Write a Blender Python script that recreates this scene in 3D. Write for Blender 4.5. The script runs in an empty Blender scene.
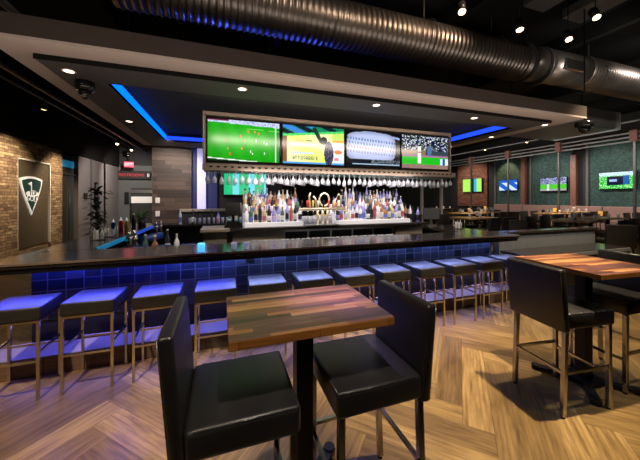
import bpy, bmesh, math, random
from mathutils import Vector, Matrix
random.seed(7)
C = bpy.context.scene.collection
PI = math.pi
R = math.radians

# ------------------------------------------------------------------ materials
class NT:
    def __init__(s, name):
        s.m = bpy.data.materials.new(name); s.m.use_nodes = True
        s.t = s.m.node_tree; s.n = s.t.nodes; s.l = s.t.links
        s.b = s.n['Principled BSDF']
    def node(s, typ, **kw):
        o = s.n.new(typ)
        for k, v in kw.items():
            if k in o.inputs: s.set(o.inputs[k], v)
            else: setattr(o, k, v)
        return o
    def set(s, sock, v):
        if hasattr(v, 'is_output') or isinstance(v, bpy.types.NodeSocket): s.l.new(v, sock)
        else: sock.default_value = v
    def math(s, op, a, b=0.0, c=None):
        o = s.n.new('ShaderNodeMath'); o.operation = op
        s.set(o.inputs[0], a); s.set(o.inputs[1], b)
        if c is not None: s.set(o.inputs[2], c)
        return o.outputs[0]
    def mix(s, f, a, b, mode='MIX'):
        o = s.n.new('ShaderNodeMix'); o.data_type = 'RGBA'; o.blend_type = mode
        s.set(o.inputs[0], f); s.set(o.inputs[6], a); s.set(o.inputs[7], b)
        return o.outputs[2]
    def ramp(s, f, stops, const=False):
        o = s.n.new('ShaderNodeValToRGB'); s.set(o.inputs[0], f)
        e = o.color_ramp.elements
        while len(e) < len(stops): e.new(0.5)
        for i, (p, c) in enumerate(stops): e[i].position = p; e[i].color = c
        if const: o.color_ramp.interpolation = 'CONSTANT'
        return o.outputs[0]
    def coord(s, kind='Object', scale=(1, 1, 1), rot=(0, 0, 0)):
        t = s.n.new('ShaderNodeTexCoord'); mp = s.n.new('ShaderNodeMapping')
        mp.inputs['Scale'].default_value = scale; mp.inputs['Rotation'].default_value = rot
        s.l.new(t.outputs[kind], mp.inputs[0]); return mp.outputs[0]
    def noise(s, vec, scale=5, detail=4, rough=.5):
        o = s.n.new('ShaderNodeTexNoise'); s.l.new(vec, o.inputs['Vector'])
        o.inputs['Scale'].default_value = scale; o.inputs['Detail'].default_value = detail
        o.inputs['Roughness'].default_value = rough; return o.outputs['Fac']
    def bump(s, h, st=.2, d=.01):
        o = s.n.new('ShaderNodeBump'); o.inputs['Strength'].default_value = st
        o.inputs['Distance'].default_value = d; s.l.new(h, o.inputs['Height'])
        s.l.new(o.outputs[0], s.b.inputs['Normal'])

def c4(c): return (c[0], c[1], c[2], 1)
def mat(name, col, rough=.5, metal=0, emit=None, es=1, noise=0, nscale=8, bump=0, coat=0, alpha=None, trans=0, spec=None):
    t = NT(name); b = t.b
    b.inputs['Base Color'].default_value = c4(col)
    b.inputs['Roughness'].default_value = rough; b.inputs['Metallic'].default_value = metal
    if spec is not None: b.inputs['Specular IOR Level'].default_value = spec
    if coat: b.inputs['Coat Weight'].default_value = coat; b.inputs['Coat Roughness'].default_value = .1
    if trans: b.inputs['Transmission Weight'].default_value = trans
    if alpha is not None: b.inputs['Alpha'].default_value = alpha
    v = t.coord()
    n = t.noise(v, nscale, 5)
    amt = noise or .08
    lo = tuple(x * (1 - amt) for x in col); hi = tuple(min(1, x * (1 + amt)) for x in col)
    t.set(b.inputs['Base Color'], t.mix(n, c4(lo), c4(hi)))
    if bump: t.bump(n, bump, .004)
    if emit:
        b.inputs['Emission Color'].default_value = c4(emit); b.inputs['Emission Strength'].default_value = es
    return t.m

def planks(name, cols, L=.35, W=.035, axes='XY', rough=.3, coat=0, grain=18, gap=.05, bump=.15, space='Object'):
    """rows of staggered strips; each strip its own tone"""
    t = NT(name)
    tc = t.n.new('ShaderNodeTexCoord'); sp = t.n.new('ShaderNodeSeparateXYZ'); t.l.new(tc.outputs[space], sp.inputs[0])
    a = sp.outputs['XYZ'.index(axes[0])]; b = sp.outputs['XYZ'.index(axes[1])]
    rowf = t.math('DIVIDE', b, W); row = t.math('FLOOR', rowf)
    wn = t.n.new('ShaderNodeTexWhiteNoise'); wn.noise_dimensions = '1D'; t.l.new(row, wn.inputs['W'])
    colf = t.math('ADD', t.math('DIVIDE', a, L), t.math('MULTIPLY', wn.outputs['Value'], 7.3))
    cl = t.math('FLOOR', colf)
    cmb = t.n.new('ShaderNodeCombineXYZ'); t.l.new(row, cmb.inputs[0]); t.l.new(cl, cmb.inputs[1])
    w2 = t.n.new('ShaderNodeTexWhiteNoise'); w2.noise_dimensions = '3D'; t.l.new(cmb.outputs[0], w2.inputs['Vector'])
    n = len(cols)
    base = t.ramp(w2.outputs['Value'], [(i / n, c4(c)) for i, c in enumerate(cols)], True)
    c2 = t.n.new('ShaderNodeCombineXYZ')
    t.l.new(t.math('ADD', t.math('MULTIPLY', a, 1.5), t.math('MULTIPLY', w2.outputs['Value'], 40)), c2.inputs[0])
    t.l.new(t.math('MULTIPLY', b, grain), c2.inputs[1])
    gn = t.noise(c2.outputs[0], 3, 6, .6)
    base = t.mix(1, base, t.ramp(gn, [(.3, (.55, .5, .45, 1)), (.7, (1.25, 1.2, 1.15, 1))]), 'MULTIPLY')
    fr = t.math('FRACT', rowf); e1 = t.math('MINIMUM', fr, t.math('SUBTRACT', 1, fr))
    fc = t.math('FRACT', colf); e2 = t.math('MULTIPLY', t.math('MINIMUM', fc, t.math('SUBTRACT', 1, fc)), L / W)
    e = t.math('MINIMUM', e1, e2)
    g = t.ramp(e, [(0, (.25, .22, .2, 1)), (gap, (1, 1, 1, 1))])
    base = t.mix(1, base, g, 'MULTIPLY')
    t.set(t.b.inputs['Base Color'], base)
    t.b.inputs['Roughness'].default_value = rough
    if coat: t.b.inputs['Coat Weight'].default_value = coat; t.b.inputs['Coat Roughness'].default_value = .12
    hh = t.math('ADD', t.math('MULTIPLY', w2.outputs['Value'], .6), t.math('MULTIPLY', gn, .4))
    t.bump(hh, bump, .01)
    return t.m

def floor_mat():
    t = NT('herringbone_oak')
    uv = t.n.new('ShaderNodeUVMap'); uv.uv_map = 'UVMap'
    sp = t.n.new('ShaderNodeSeparateXYZ'); t.l.new(uv.outputs[0], sp.inputs[0])
    u, v = sp.outputs[0], sp.outputs[1]
    at = t.n.new('ShaderNodeAttribute'); at.attribute_name = 'tone'
    s2 = t.n.new('ShaderNodeSeparateColor'); t.l.new(at.outputs['Color'], s2.inputs[0])
    rnd = s2.outputs[0]
    base = t.ramp(rnd, [(0, (.13, .083, .030, 1)), (.3, (.22, .145, .052, 1)), (.7, (.30, .205, .078, 1)), (1, (.38, .265, .105, 1))])
    cm = t.n.new('ShaderNodeCombineXYZ')
    t.l.new(t.math('ADD', t.math('MULTIPLY', u, 1.1), t.math('MULTIPLY', rnd, 90)), cm.inputs[0])
    t.l.new(t.math('MULTIPLY', v, 10), cm.inputs[1])
    n = t.noise(cm.outputs[0], 2.2, 7, .62)
    w = t.n.new('ShaderNodeTexWave'); w.wave_type = 'BANDS'; w.bands_direction = 'Y'
    w.inputs['Scale'].default_value = 1.0; w.inputs['Distortion'].default_value = 9; w.inputs['Detail'].default_value = 3
    w.inputs['Detail Scale'].default_value = .8
    t.l.new(cm.outputs[0], w.inputs['Vector'])
    base = t.mix(1, base, t.ramp(n, [(.32, (.46, .40, .34, 1)), (.62, (1.2, 1.18, 1.12, 1))]), 'MULTIPLY')
    base = t.mix(.3, base, t.mix(1, base, t.ramp(w.outputs[0], [(0, (.55, .48, .4, 1)), (.6, (1.1, 1.1, 1.1, 1))]), 'MULTIPLY'))
    eu = t.math('MINIMUM', u, t.math('SUBTRACT', 1.2, u)); ev = t.math('MINIMUM', v, t.math('SUBTRACT', .2, v))
    e = t.math('MINIMUM', eu, ev)
    base = t.mix(1, base, t.ramp(t.math('MULTIPLY', e, 100), [(0, (.3, .25, .2, 1)), (.25, (1, 1, 1, 1))]), 'MULTIPLY')
    t.set(t.b.inputs['Base Color'], base)
    t.set(t.b.inputs['Roughness'], t.ramp(n, [(0, (.3, .3, .3, 1)), (1, (.5, .5, .5, 1))]))
    t.bump(n, .12, .003)
    return t.m

def tile_mat():
    t = NT('glossy_navy_tile')
    v = t.coord('Object', rot=(R(-90), 0, 0))
    tc = t.n.new('ShaderNodeTexCoord'); sp = t.n.new('ShaderNodeSeparateXYZ'); t.l.new(tc.outputs['Object'], sp.inputs[0])
    S = .152
    a = t.math('DIVIDE', sp.outputs[0], S); b = t.math('DIVIDE', t.math('SUBTRACT', sp.outputs[2], .02), .115)
    cm = t.n.new('ShaderNodeCombineXYZ'); t.l.new(t.math('FLOOR', a), cm.inputs[0]); t.l.new(t.math('FLOOR', b), cm.inputs[1])
    w = t.n.new('ShaderNodeTexWhiteNoise'); t.l.new(cm.outputs[0], w.inputs['Vector'])
    base = t.ramp(w.outputs['Value'], [(0, (.014, .02, .034, 1)), (.5, (.03, .042, .07, 1)), (1, (.055, .07, .11, 1))])
    fa = t.math('FRACT', a); fb = t.math('FRACT', b)
    e = t.math('MINIMUM', t.math('MINIMUM', fa, t.math('SUBTRACT', 1, fa)), t.math('MINIMUM', fb, t.math('SUBTRACT', 1, fb)))
    g = t.math('GREATER_THAN', e, .03)
    base = t.mix(g, (.11, .125, .165, 1), base)
    t.set(t.b.inputs['Base Color'], base)
    t.set(t.b.inputs['Roughness'], t.mix(g, (.7, .7, .7, 1), (.12, .12, .12, 1)))
    hm = t.math('MINIMUM', e, .08)
    t.bump(hm, .6, .02)
    return t.m

def stone_mat(name, cols, bw, bh, axes, mortar=(.085, .06, .042), rough=.85):
    t = NT(name)
    tc = t.n.new('ShaderNodeTexCoord'); sp = t.n.new('ShaderNodeSeparateXYZ'); t.l.new(tc.outputs['Object'], sp.inputs[0])
    a = sp.outputs['XYZ'.index(axes[0])]; b = sp.outputs['XYZ'.index(axes[1])]
    rowf = t.math('DIVIDE', b, bh); row = t.math('FLOOR', rowf)
    wn = t.n.new('ShaderNodeTexWhiteNoise'); wn.noise_dimensions = '1D'; t.l.new(row, wn.inputs['W'])
    colf = t.math('ADD', t.math('DIVIDE', a, bw), t.math('MULTIPLY', wn.outputs['Value'], 5.7)); cl = t.math('FLOOR', colf)
    cm = t.n.new('ShaderNodeCombineXYZ'); t.l.new(row, cm.inputs[0]); t.l.new(cl, cm.inputs[1])
    w2 = t.n.new('ShaderNodeTexWhiteNoise'); t.l.new(cm.outputs[0], w2.inputs['Vector'])
    n = len(cols)
    base = t.ramp(w2.outputs['Value'], [(i / (n - 1), c4(c)) for i, c in enumerate(cols)])
    nz = t.noise(tc.outputs['Object'], 9, 6, .65)
    base = t.mix(1, base, t.ramp(nz, [(.3, (.35, .33, .32, 1)), (.7, (1.5, 1.5, 1.5, 1))]), 'MULTIPLY')
    fr = t.math('FRACT', rowf); e1 = t.math('MULTIPLY', t.math('MINIMUM', fr, t.math('SUBTRACT', 1, fr)), bh)
    fc = t.math('FRACT', colf); e2 = t.math('MULTIPLY', t.math('MINIMUM', fc, t.math('SUBTRACT', 1, fc)), bw)
    e = t.math('MINIMUM', e1, e2)
    g = t.ramp(t.math('MULTIPLY', e, 100), [(.4, (0, 0, 0, 1)), (1, (1, 1, 1, 1))])
    base = t.mix(g, c4(mortar), base)
    t.set(t.b.inputs['Base Color'], base); t.b.inputs['Roughness'].default_value = rough
    t.bump(t.math('ADD', t.math('MULTIPLY', w2.outputs['Value'], .5), t.math('MULTIPLY', nz, .5)), .6, .03)
    return t.m

def vcol_emit(name, strength):
    t = NT(name); a = t.n.new('ShaderNodeAttribute'); a.attribute_name = 'paint'
    t.set(t.b.inputs['Base Color'], (0, 0, 0, 1)); t.set(t.b.inputs['Emission Color'], a.outputs['Color'])
    t.b.inputs['Emission Strength'].default_value = strength; t.b.inputs['Roughness'].default_value = .2
    return t.m

def duct_mat():
    t = NT('spiral_galvanised_steel'); b = t.b
    v = t.coord()
    n = t.noise(v, 3, 5)
    t.set(b.inputs['Base Color'], t.mix(n, (.20, .17, .15, 1), (.48, .43, .39, 1)))
    b.inputs['Metallic'].default_value = .9; b.inputs['Roughness'].default_value = .36
    return t.m

def granite():
    t = NT('polished_dark_granite'); v = t.coord()
    n = t.noise(v, 60, 3, .7); n2 = t.noise(v, 4, 4)
    c = t.ramp(n, [(.35, (.010, .009, .008, 1)), (.6, (.045, .035, .028, 1)), (.75, (.13, .10, .08, 1))])
    t.set(t.b.inputs['Base Color'], t.mix(n2, c, (.03, .024, .02, 1)))
    t.b.inputs['Roughness'].default_value = .16
    t.b.inputs['Specular IOR Level'].default_value = .7
    return t.m

def leather(name, col=(.012, .0115, .012), rough=.36):
    t = NT(name); v = t.coord()
    vo = t.n.new('ShaderNodeTexVoronoi'); t.l.new(v, vo.inputs['Vector']); vo.inputs['Scale'].default_value = 170
    n = t.noise(v, 7, 4)
    t.set(t.b.inputs['Base Color'], t.mix(n, c4(col), c4(tuple(x * 1.7 for x in col))))
    t.set(t.b.inputs['Roughness'], t.ramp(n, [(.2, (rough - .06,) * 3 + (1,)), (.8, (rough + .08,) * 3 + (1,))]))
    t.b.inputs['Specular IOR Level'].default_value = .6
    h = t.math('ADD', t.math('MULTIPLY', vo.outputs[0], .25), t.math('MULTIPLY', n, 1.0))
    t.bump(h, .18, .006)
    return t.m

def glass_mat(name, col=(.9, .93, .95), emit=0):
    t = NT(name); v = t.coord(); n = t.noise(v, 30, 3)
    t.set(t.b.inputs['Base Color'], t.mix(n, c4(tuple(x * .85 for x in col)), c4(col)))
    t.b.inputs['Roughness'].default_value = .06; t.b.inputs['Alpha'].default_value = .42
    t.b.inputs['Specular IOR Level'].default_value = .9
    if emit:
        t.b.inputs['Emission Color'].default_value = c4(col); t.b.inputs['Emission Strength'].default_value = emit
    return t.m

MT = {
 'floor': floor_mat(), 'tile': tile_mat(), 'granite': granite(), 'duct': duct_mat(),
 'leather': leather('black_leather'), 'stool_leather': leather('black_stool_vinyl', (.017, .017, .018), .42),
 'welt': leather('black_welt', (.03, .03, .03), .25),
 'chrome': mat('brushed_chrome', (.62, .58, .52), .22, 1), 'steel': mat('stainless_steel', (.42, .42, .41), .3, 1),
 'darkchrome': mat('dark_chrome', (.42, .40, .38), .2, 1),
 'blackmetal': mat('matte_black_metal', (.012, .012, .012), .45, .4), 'black': mat('black_paint', (.005, .0048, .0046), .8, spec=.2),
 'gloss_black': mat('glossy_black_plastic', (.01, .01, .011), .15),
 'butcher': planks('butcher_block_wood', [(.06, .022, .016), (.18, .07, .03), (.34, .15, .05), (.10, .04, .03), (.46, .24, .09), (.13, .05, .045), (.25, .10, .05)], .36, .036, 'XY', .36, .12, 22, .03, .06),
 'butcher_edge': planks('butcher_block_edge', [(.48, .21, .05), (.56, .27, .08), (.40, .17, .04)], .35, .2, 'XZ', .35, .1, 40, .01, .05),
 'tan_top': mat('pale_oak_top', (.45, .25, .11), .35, noise=.3),
 'dark_plank': planks('dark_barnwood_planks', [(.035, .025, .02), (.065, .046, .037), (.095, .068, .054), (.048, .034, .028)], .8, .11, 'XZ', .6, 0, 22, .05, .3),
 'stone': stone_mat('stacked_sandstone', [(.20, .12, .07), (.38, .25, .14), (.28, .18, .105), (.52, .38, .23), (.14, .085, .055), (.33, .21, .12)], .31, .075, 'YZ'),
 'brickwood': stone_mat('reclaimed_brick_red', [(.20, .065, .035), (.34, .12, .06), (.13, .05, .03)], .5, .09, 'YZ'),
 'fascia': mat('bronze_brown_fascia', (.062, .045, .038), .7, noise=.15), 'band': mat('greige_soffit_band', (.55, .46, .41), .7),
 'soffit': mat('charcoal_soffit', (.085, .082, .085), .65), 'recess': mat('recess_charcoal', (.022, .021, .022), .8),
 'blue_led': mat('blue_led_strip', (0, .1, .8), .5, emit=(.0, .13, 1.0), es=2.2), 'blue_led2': mat('deep_blue_led_strip', (0, .02, .6), .5, emit=(.015, .07, 1.0), es=1.4),
 'teal_led': mat('teal_led_strip', (0, .3, .5), .5, emit=(.02, .24, .5), es=.32), 'blue_dim': mat('dim_blue_strip', (0, .05, .4), .5, emit=(.03, .08, .5), es=.6),
 'bronze': mat('bronze_cabinet', (.25, .19, .145), .5, .1), 'warmwhite': mat('warm_lens', (1, .9, .7), .5, emit=(1, .66, .32), es=9),
 'downlens': mat('downlight_lens', (1, .9, .7), .5, emit=(1, .82, .6), es=5),
 'greywall': mat('warm_grey_paint', (.15, .13, .125), .8), 'greywall2': mat('grey_paint', (.105, .105, .10), .8), 'darkwall': mat('near_black_wall', (.02, .019, .018), .8),
 'greenwall': stone_mat('dark_green_acoustic_panel', [(.026, .062, .056), (.036, .082, .072), (.030, .07, .064)], .6, .6, 'YZ', (.02, .045, .04), .8),
 'rosewood': mat('rose_wood', (.22, .09, .065), .5, noise=.3), 'plinth': planks('plinth_boards', [(.14, .09, .06), (.2, .13, .085), (.1, .07, .05)], .7, .2, 'XZ', .5),
 'step': mat('step_top', (.28, .26, .27), .5), 'white': mat('white_acrylic', (.75, .75, .76), .3, emit=(.95, .9, .95), es=.32),
 'glow_panel': mat('backlit_panel', (.8, .78, .85), .3, emit=(.92, .82, .92), es=.55),
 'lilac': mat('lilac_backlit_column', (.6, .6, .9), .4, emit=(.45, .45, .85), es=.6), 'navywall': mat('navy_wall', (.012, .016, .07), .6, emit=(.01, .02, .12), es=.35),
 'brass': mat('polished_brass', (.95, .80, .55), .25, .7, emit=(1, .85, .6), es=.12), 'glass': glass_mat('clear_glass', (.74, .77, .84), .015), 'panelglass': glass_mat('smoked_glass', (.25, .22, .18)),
 'whitepaint': mat('white_enamel', (.8, .8, .8), .4, emit=(1, 1, 1), es=.25), 'tealpaint': mat('dark_teal_enamel', (.015, .05, .05), .4), 'panel': mat('brushed_dark_bronze', (.15, .12, .085), .3, .4, noise=.3),
 'red': mat('red_sign', (.8, .05, .08), .4, emit=(1, .08, .15), es=1.2), 'redtext': mat('red_letters', (.5, .03, .03), .5, emit=(.6, .03, .03), es=.35),
 'cyan': mat('glowing_cyan_cup', (.1, .6, 1), .3, emit=(.08, .5, 1), es=1.1), 'yellow': mat('yellow_plastic', (.8, .55, .05), .4), 'redp': mat('red_plastic', (.6, .03, .02), .4),
 'orange': mat('amber_glow', (.9, .5, .08), .4, emit=(1, .5, .08), es=.7), 'leaf': mat('leaf_green', (.10, .22, .03), .5, noise=.4, nscale=20), 'leafdark': mat('dark_leaf', (.02, .04, .018), .6, noise=.4),
 'booth': mat('blush_upholstery', (.34, .20, .17), .7), 'pot': mat('dark_ceramic', (.05, .04, .035), .4), 'bluemat': mat('blue_rubber', (.01, .05, .22), .4),
 'conduit': mat('grey_conduit', (.22, .21, .2), .4, .5), 'graymetal': mat('grey_galvanised_box', (.12, .12, .12), .45, .6), 'napkin': mat('paper_white', (.75, .72, .68), .7),
 'screen': vcol_emit('tv_picture', 1.25), 'screengrey': mat('satin_grey_panel', (.20, .20, .19), .4, .2, noise=.25), 'cream': mat('cream_laminate', (.34, .29, .23), .5),
}
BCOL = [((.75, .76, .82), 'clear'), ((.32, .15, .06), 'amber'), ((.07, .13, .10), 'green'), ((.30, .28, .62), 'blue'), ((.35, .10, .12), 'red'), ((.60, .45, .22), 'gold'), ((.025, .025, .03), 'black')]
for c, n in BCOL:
    MT['b_' + n] = mat(n + '_bottle_glass', c, .08, 0, emit=c, es=.16, spec=.8)  # faint glow put into the bottle colour, as if backlit
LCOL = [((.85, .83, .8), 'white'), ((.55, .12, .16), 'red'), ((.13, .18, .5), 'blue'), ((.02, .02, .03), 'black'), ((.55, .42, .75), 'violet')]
for c, n in LCOL: MT['l_' + n] = mat(n + '_bottle_label', c, .6, 0, emit=c, es=.15)  # labels carry the same painted backlit glow

# ------------------------------------------------------------------ mesh builder
class M:
    def __init__(s): s.b = bmesh.new(); s.mi = 0
    def _mark(s, faces):
        for f in faces: f.material_index = s.mi
    def box(s, x0, x1, y0, y1, z0, z1, bev=0, seg=2, mtx=None):
        r = bmesh.ops.create_cube(s.b, size=1); vs = r['verts']
        m = Matrix.Translation(((x0 + x1) / 2, (y0 + y1) / 2, (z0 + z1) / 2)) @ Matrix.Diagonal((x1 - x0, y1 - y0, z1 - z0, 1))
        if mtx is not None: m = mtx @ m
        bmesh.ops.transform(s.b, matrix=m, verts=vs)
        fs = set(f for v in vs for f in v.link_faces)
        if bev:
            es = list(set(e for v in vs for e in v.link_edges))
            rr = bmesh.ops.bevel(s.b, geom=es, offset=bev, segments=seg, affect='EDGES', profile=.5)
            fs = set(f for f in fs if f.is_valid) | set(rr['faces'])
        s._mark(fs); return s
    def bar(s, p, q, w, h=None, up=(0, 0, 1), bev=0):
        h = h or w; p = Vector(p); q = Vector(q); d = q - p; L = d.length; d.normalize()
        u = Vector(up)
        if abs(d.dot(u)) > .98: u = Vector((1, 0, 0))
        x = d.cross(u).normalized(); y = x.cross(d)
        m = Matrix.Translation((p + q) / 2) @ Matrix((x, d, y)).transposed().to_4x4()
        return s.box(-w / 2, w / 2, -L / 2, L / 2, -h / 2, h / 2, bev, 2, m)
    def tube(s, pts, r, n=8, closed=False, caps=True):
        pts = [Vector(p) for p in pts]; rings = []
        rs = r if isinstance(r, (list, tuple)) else [r] * len(pts)
        N = len(pts)
        for i, p in enumerate(pts):
            if closed: d = pts[(i + 1) % N] - pts[i - 1]
            else: d = pts[min(i + 1, N - 1)] - pts[max(i - 1, 0)]
            d.normalize(); u = Vector((0, 0, 1)) if abs(d.z) < .9 else Vector((1, 0, 0))
            x = d.cross(u).normalized(); y = x.cross(d).normalized()
            rings.append([s.b.verts.new(p + x * math.cos(2 * PI * k / n) * rs[i] + y * math.sin(2 * PI * k / n) * rs[i]) for k in range(n)])
        fs = []
        for i in range(N if closed else N - 1):
            a, b = rings[i], rings[(i + 1) % N]
            for k in range(n):
                f = s.b.faces.new((a[k], a[(k + 1) % n], b[(k + 1) % n], b[k])); f.smooth = True; fs.append(f)
        if caps and not closed:
            fs.append(s.b.faces.new(rings[0][::-1])); fs.append(s.b.faces.new(rings[-1]))
        s._mark(fs); return s
    def cyl(s, x, y, z0, z1, r, n=16): return s.tube([(x, y, z0), (x, y, z1)], r, n)
    def lathe(s, prof, x=0, y=0, n=14, mats=None):
        rings = [[s.b.verts.new((x + r * math.cos(2 * PI * k / n), y + r * math.sin(2 * PI * k / n), z)) for k in range(n)] for r, z in prof]
        for i in range(len(rings) - 1):
            for k in range(n):
                f = s.b.faces.new((rings[i][k], rings[i][(k + 1) % n], rings[i + 1][(k + 1) % n], rings[i + 1][k])); f.smooth = True
                f.material_index = mats[i] if mats else s.mi
        for rr, i in ((rings[0][::-1], 0), (rings[-1], -1)):
            if prof[i][0] > 1e-4:
                f = s.b.faces.new(rr); f.material_index = mats[i] if mats else s.mi
        return s
    def poly(s, pts, d):
        """extruded polygon; pts 3-D, d extrusion vector"""
        d = Vector(d); a = [s.b.verts.new(p) for p in pts]; b = [s.b.verts.new(Vector(p) + d) for p in pts]
        fs = [s.b.faces.new(a), s.b.faces.new(b[::-1])]
        for i in range(len(a)):
            j = (i + 1) % len(a); fs.append(s.b.faces.new((a[i], b[i], b[j], a[j])))
        s._mark(fs); return s
    def obj(s, name, mats, parent=None, smooth=False, loc=None):
        bmesh.ops.recalc_face_normals(s.b, faces=s.b.faces)
        me = bpy.data.meshes.new(name); s.b.to_mesh(me); s.b.free()
        for m in (mats if isinstance(mats, (list, tuple)) else [mats]): me.materials.append(MT[m] if isinstance(m, str) else m)
        if smooth:
            for p in me.polygons: p.use_smooth = True
        o = bpy.data.objects.new(name, me); C.objects.link(o); o.parent = parent
        if loc: o.location = loc
        return o

def thing(name, label, cat, loc=(0, 0, 0), rz=0, group=None):
    o = bpy.data.objects.new(name, None); C.objects.link(o); o.empty_display_size = .1
    o.location = loc; o.rotation_euler = (0, 0, rz); return tag(o, label, cat, group)
def tag(o, label, cat, group=None):
    o['label'] = label; o['category'] = cat
    if group: o['group'] = group
    return o
def struct(o, label=None, cat=None):
    o['kind'] = 'structure'
    if label: o['label'] = label
    if cat: o['category'] = cat
    return o
def kids(o): return [c for c in o.children]
def dup(root, loc, rz=None, label=None, group=None, parent=None):
    c = root.copy(); C.objects.link(c)
    if parent is not None: c.parent = parent
    else:
        c.location = loc
        if rz is not None: c.rotation_euler = (0, 0, rz)
        if label: c['label'] = label
        if group: c['group'] = group
    for k in kids(root): dup(k, None, parent=c)
    return c
def text(body, size, mtl, parent, loc, rot, name='lettering', ext=.004, align='CENTER', sx=1):
    cu = bpy.data.curves.new(name, 'FONT'); cu.body = body; cu.size = size; cu.extrude = ext; cu.align_x = align; cu.align_y = 'CENTER'
    cu.materials.append(MT[mtl]); o = bpy.data.objects.new(name, cu); C.objects.link(o); o.parent = parent
    bpy.context.view_layer.update()
    me = bpy.data.meshes.new_from_object(o); bpy.data.objects.remove(o); o = bpy.data.objects.new(name, me); C.objects.link(o); o.parent = parent
    o.location = loc; o.rotation_euler = rot; o.scale = (sx, 1, 1); return o

# ------------------------------------------------------------------ camera
TH = R(18.9)
cam = bpy.data.cameras.new('camera'); co = bpy.data.objects.new('camera', cam); C.objects.link(co)
co.location = (0, 0, 1.65); co.rotation_euler = (PI / 2, 0, -TH)
cam.sensor_width = 36; cam.lens = 36 * 284 / 640; cam.shift_y = -(230 - 198) / 640; cam.clip_start = .05; cam.clip_end = 80
bpy.context.scene.camera = co

# ------------------------------------------------------------------ room shell
def build_floor():
    me = bpy.data.meshes.new('floor'); V = []; F = []; UV = []; T = []
    L, W = 1.2, .2; c45 = math.cos(R(45))
    def rot(x, y): return (x * c45 - y * c45, x * c45 + y * c45)
    X0, X1, Y0, Y1 = -5.6, 16.2, -3.6, 17.2
    def add(x0, y0, dx, dy):
        cs = [rot(x0, y0), rot(x0 + dx, y0), rot(x0 + dx, y0 + dy), rot(x0, y0 + dy)]
        cx = sum(c[0] for c in cs) / 4 + .1; cy = sum(c[1] for c in cs) / 4 + .35
        if not (X0 - .7 < cx < X1 + .7 and Y0 - .7 < cy < Y1 + .7): return
        cs = [(min(max(c[0] + .1, X0), X1), min(max(c[1] + .35, Y0), Y1)) for c in cs]
        n = len(V); V.extend([(c[0], c[1], 0) for c in cs]); F.append((n, n + 1, n + 2, n + 3))
        UV.extend([(0, 0), (L, 0), (L, W), (0, W)] if dx > dy else [(0, 0), (0, W), (L, W), (L, 0)])
        T.append(random.random())
    for j in range(-30, 30):
        for k in range(-150, 220):
            ox, oy = k * W + j * L, k * W - j * L
            add(ox, oy, L, W); add(ox - W, oy, W, L)
    me.from_pydata(V, [], F); uv = me.uv_layers.new(name='UVMap'); ca = me.color_attributes.new('tone', 'FLOAT_COLOR', 'CORNER')
    me.uv_layers['UVMap'].data.foreach_set('uv', [c for p in UV for c in p])
    me.color_attributes['tone'].data.foreach_set('color', [c for t in T for q in range(4) for c in (t, t, t, 1.0)])
    me.materials.append(MT['floor']); o = bpy.data.objects.new('floor', me); C.objects.link(o); struct(o)
build_floor()
H = 5.2
struct(M().box(-5.7, 16.3, -3.7, 17.3, H, H + .1).obj('ceiling', 'black'))
struct(M().box(-5.6, -5.45, -3.6, 17.2, 0, H).obj('wall_left', 'darkwall'))
struct(M().box(16.06, 16.2, -3.6, 17.2, 0, H).obj('wall_right', 'darkwall'))
struct(M().box(-5.6, 16.2, 17.0, 17.2, 0, H).obj('wall_back', 'greywall2'))
struct(M().box(-5.6, 16.2, -3.6, -3.45, 0, H).obj('wall_front', 'darkwall'))
struct(M().box(-5.44, 3.0, 16.9, 16.99, 3.35, H).obj('wall_back_bulkhead', 'darkwall'))
struct(M().box(3.0, 16.0, 16.9, 16.99, 0, H).obj('wall_back_dark_bay', 'darkwall'))
# stone feature wall with a recess for the sign
m = M(); m.box(-5.44, -5.0, 1.0, 9.45, 0, 3.2).box(-5.44, -5.0, 10.95, 11.6, 0, 3.2).box(-5.44, -5.0, 9.45, 10.95, 2.72, 3.2).box(-5.44, -5.08, 9.45, 10.95, 0, 2.72)
struct(m.obj('wall_left_stone', 'stone'), 'stacked sandstone feature wall holding the shield sign', 'wall')
struct(M().box(-5.44, -4.95, -3.4, 16.9, 3.22, H).obj('wall_left_bulkhead', 'black'))
struct(M().box(-5.44, -5.0, 12.7, 16.9, 0, 3.2).obj('wall_left_plaster', 'greywall'))
struct(M().box(-5.1, -5.0, 15.05, 15.25, 0, 3.2).box(-5.06, -4.96, 13.7, 13.8, 0, 3.2).obj('trim_1', 'greywall2'))
# right wall bays
for i, (a, b) in enumerate([(11.5, 13.05), (9.02, 10.9), (-3.0, 8.35)]):
    struct(M().box(15.98, 16.05, a, b, 1.2, 4.15).obj('wall_right_green_panel', 'greenwall'), 'dark green acoustic wall bay', 'wall panel')
struct(M().box(15.97, 16.05, 13.7, 16.1, 1.1, 3.9).obj('wall_right_brick_panel', 'brickwood'), 'red brick wall bay at the far end', 'wall panel')
struct(M().box(15.8, 15.97, 11.2, 11.42, 0, 3.9).box(15.8, 15.97, 8.8, 9.02, 0, 3.7).obj('trim_2', 'rosewood'))
struct(M().box(15.9, 16.04, 13.05, 13.15, 0, 4.1).box(15.9, 16.04, 10.92, 11.0, 0, 4.1).box(15.9, 16.04, 8.36, 8.46, 0, 4.1).obj('trim_3', 'greywall2'))

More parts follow.
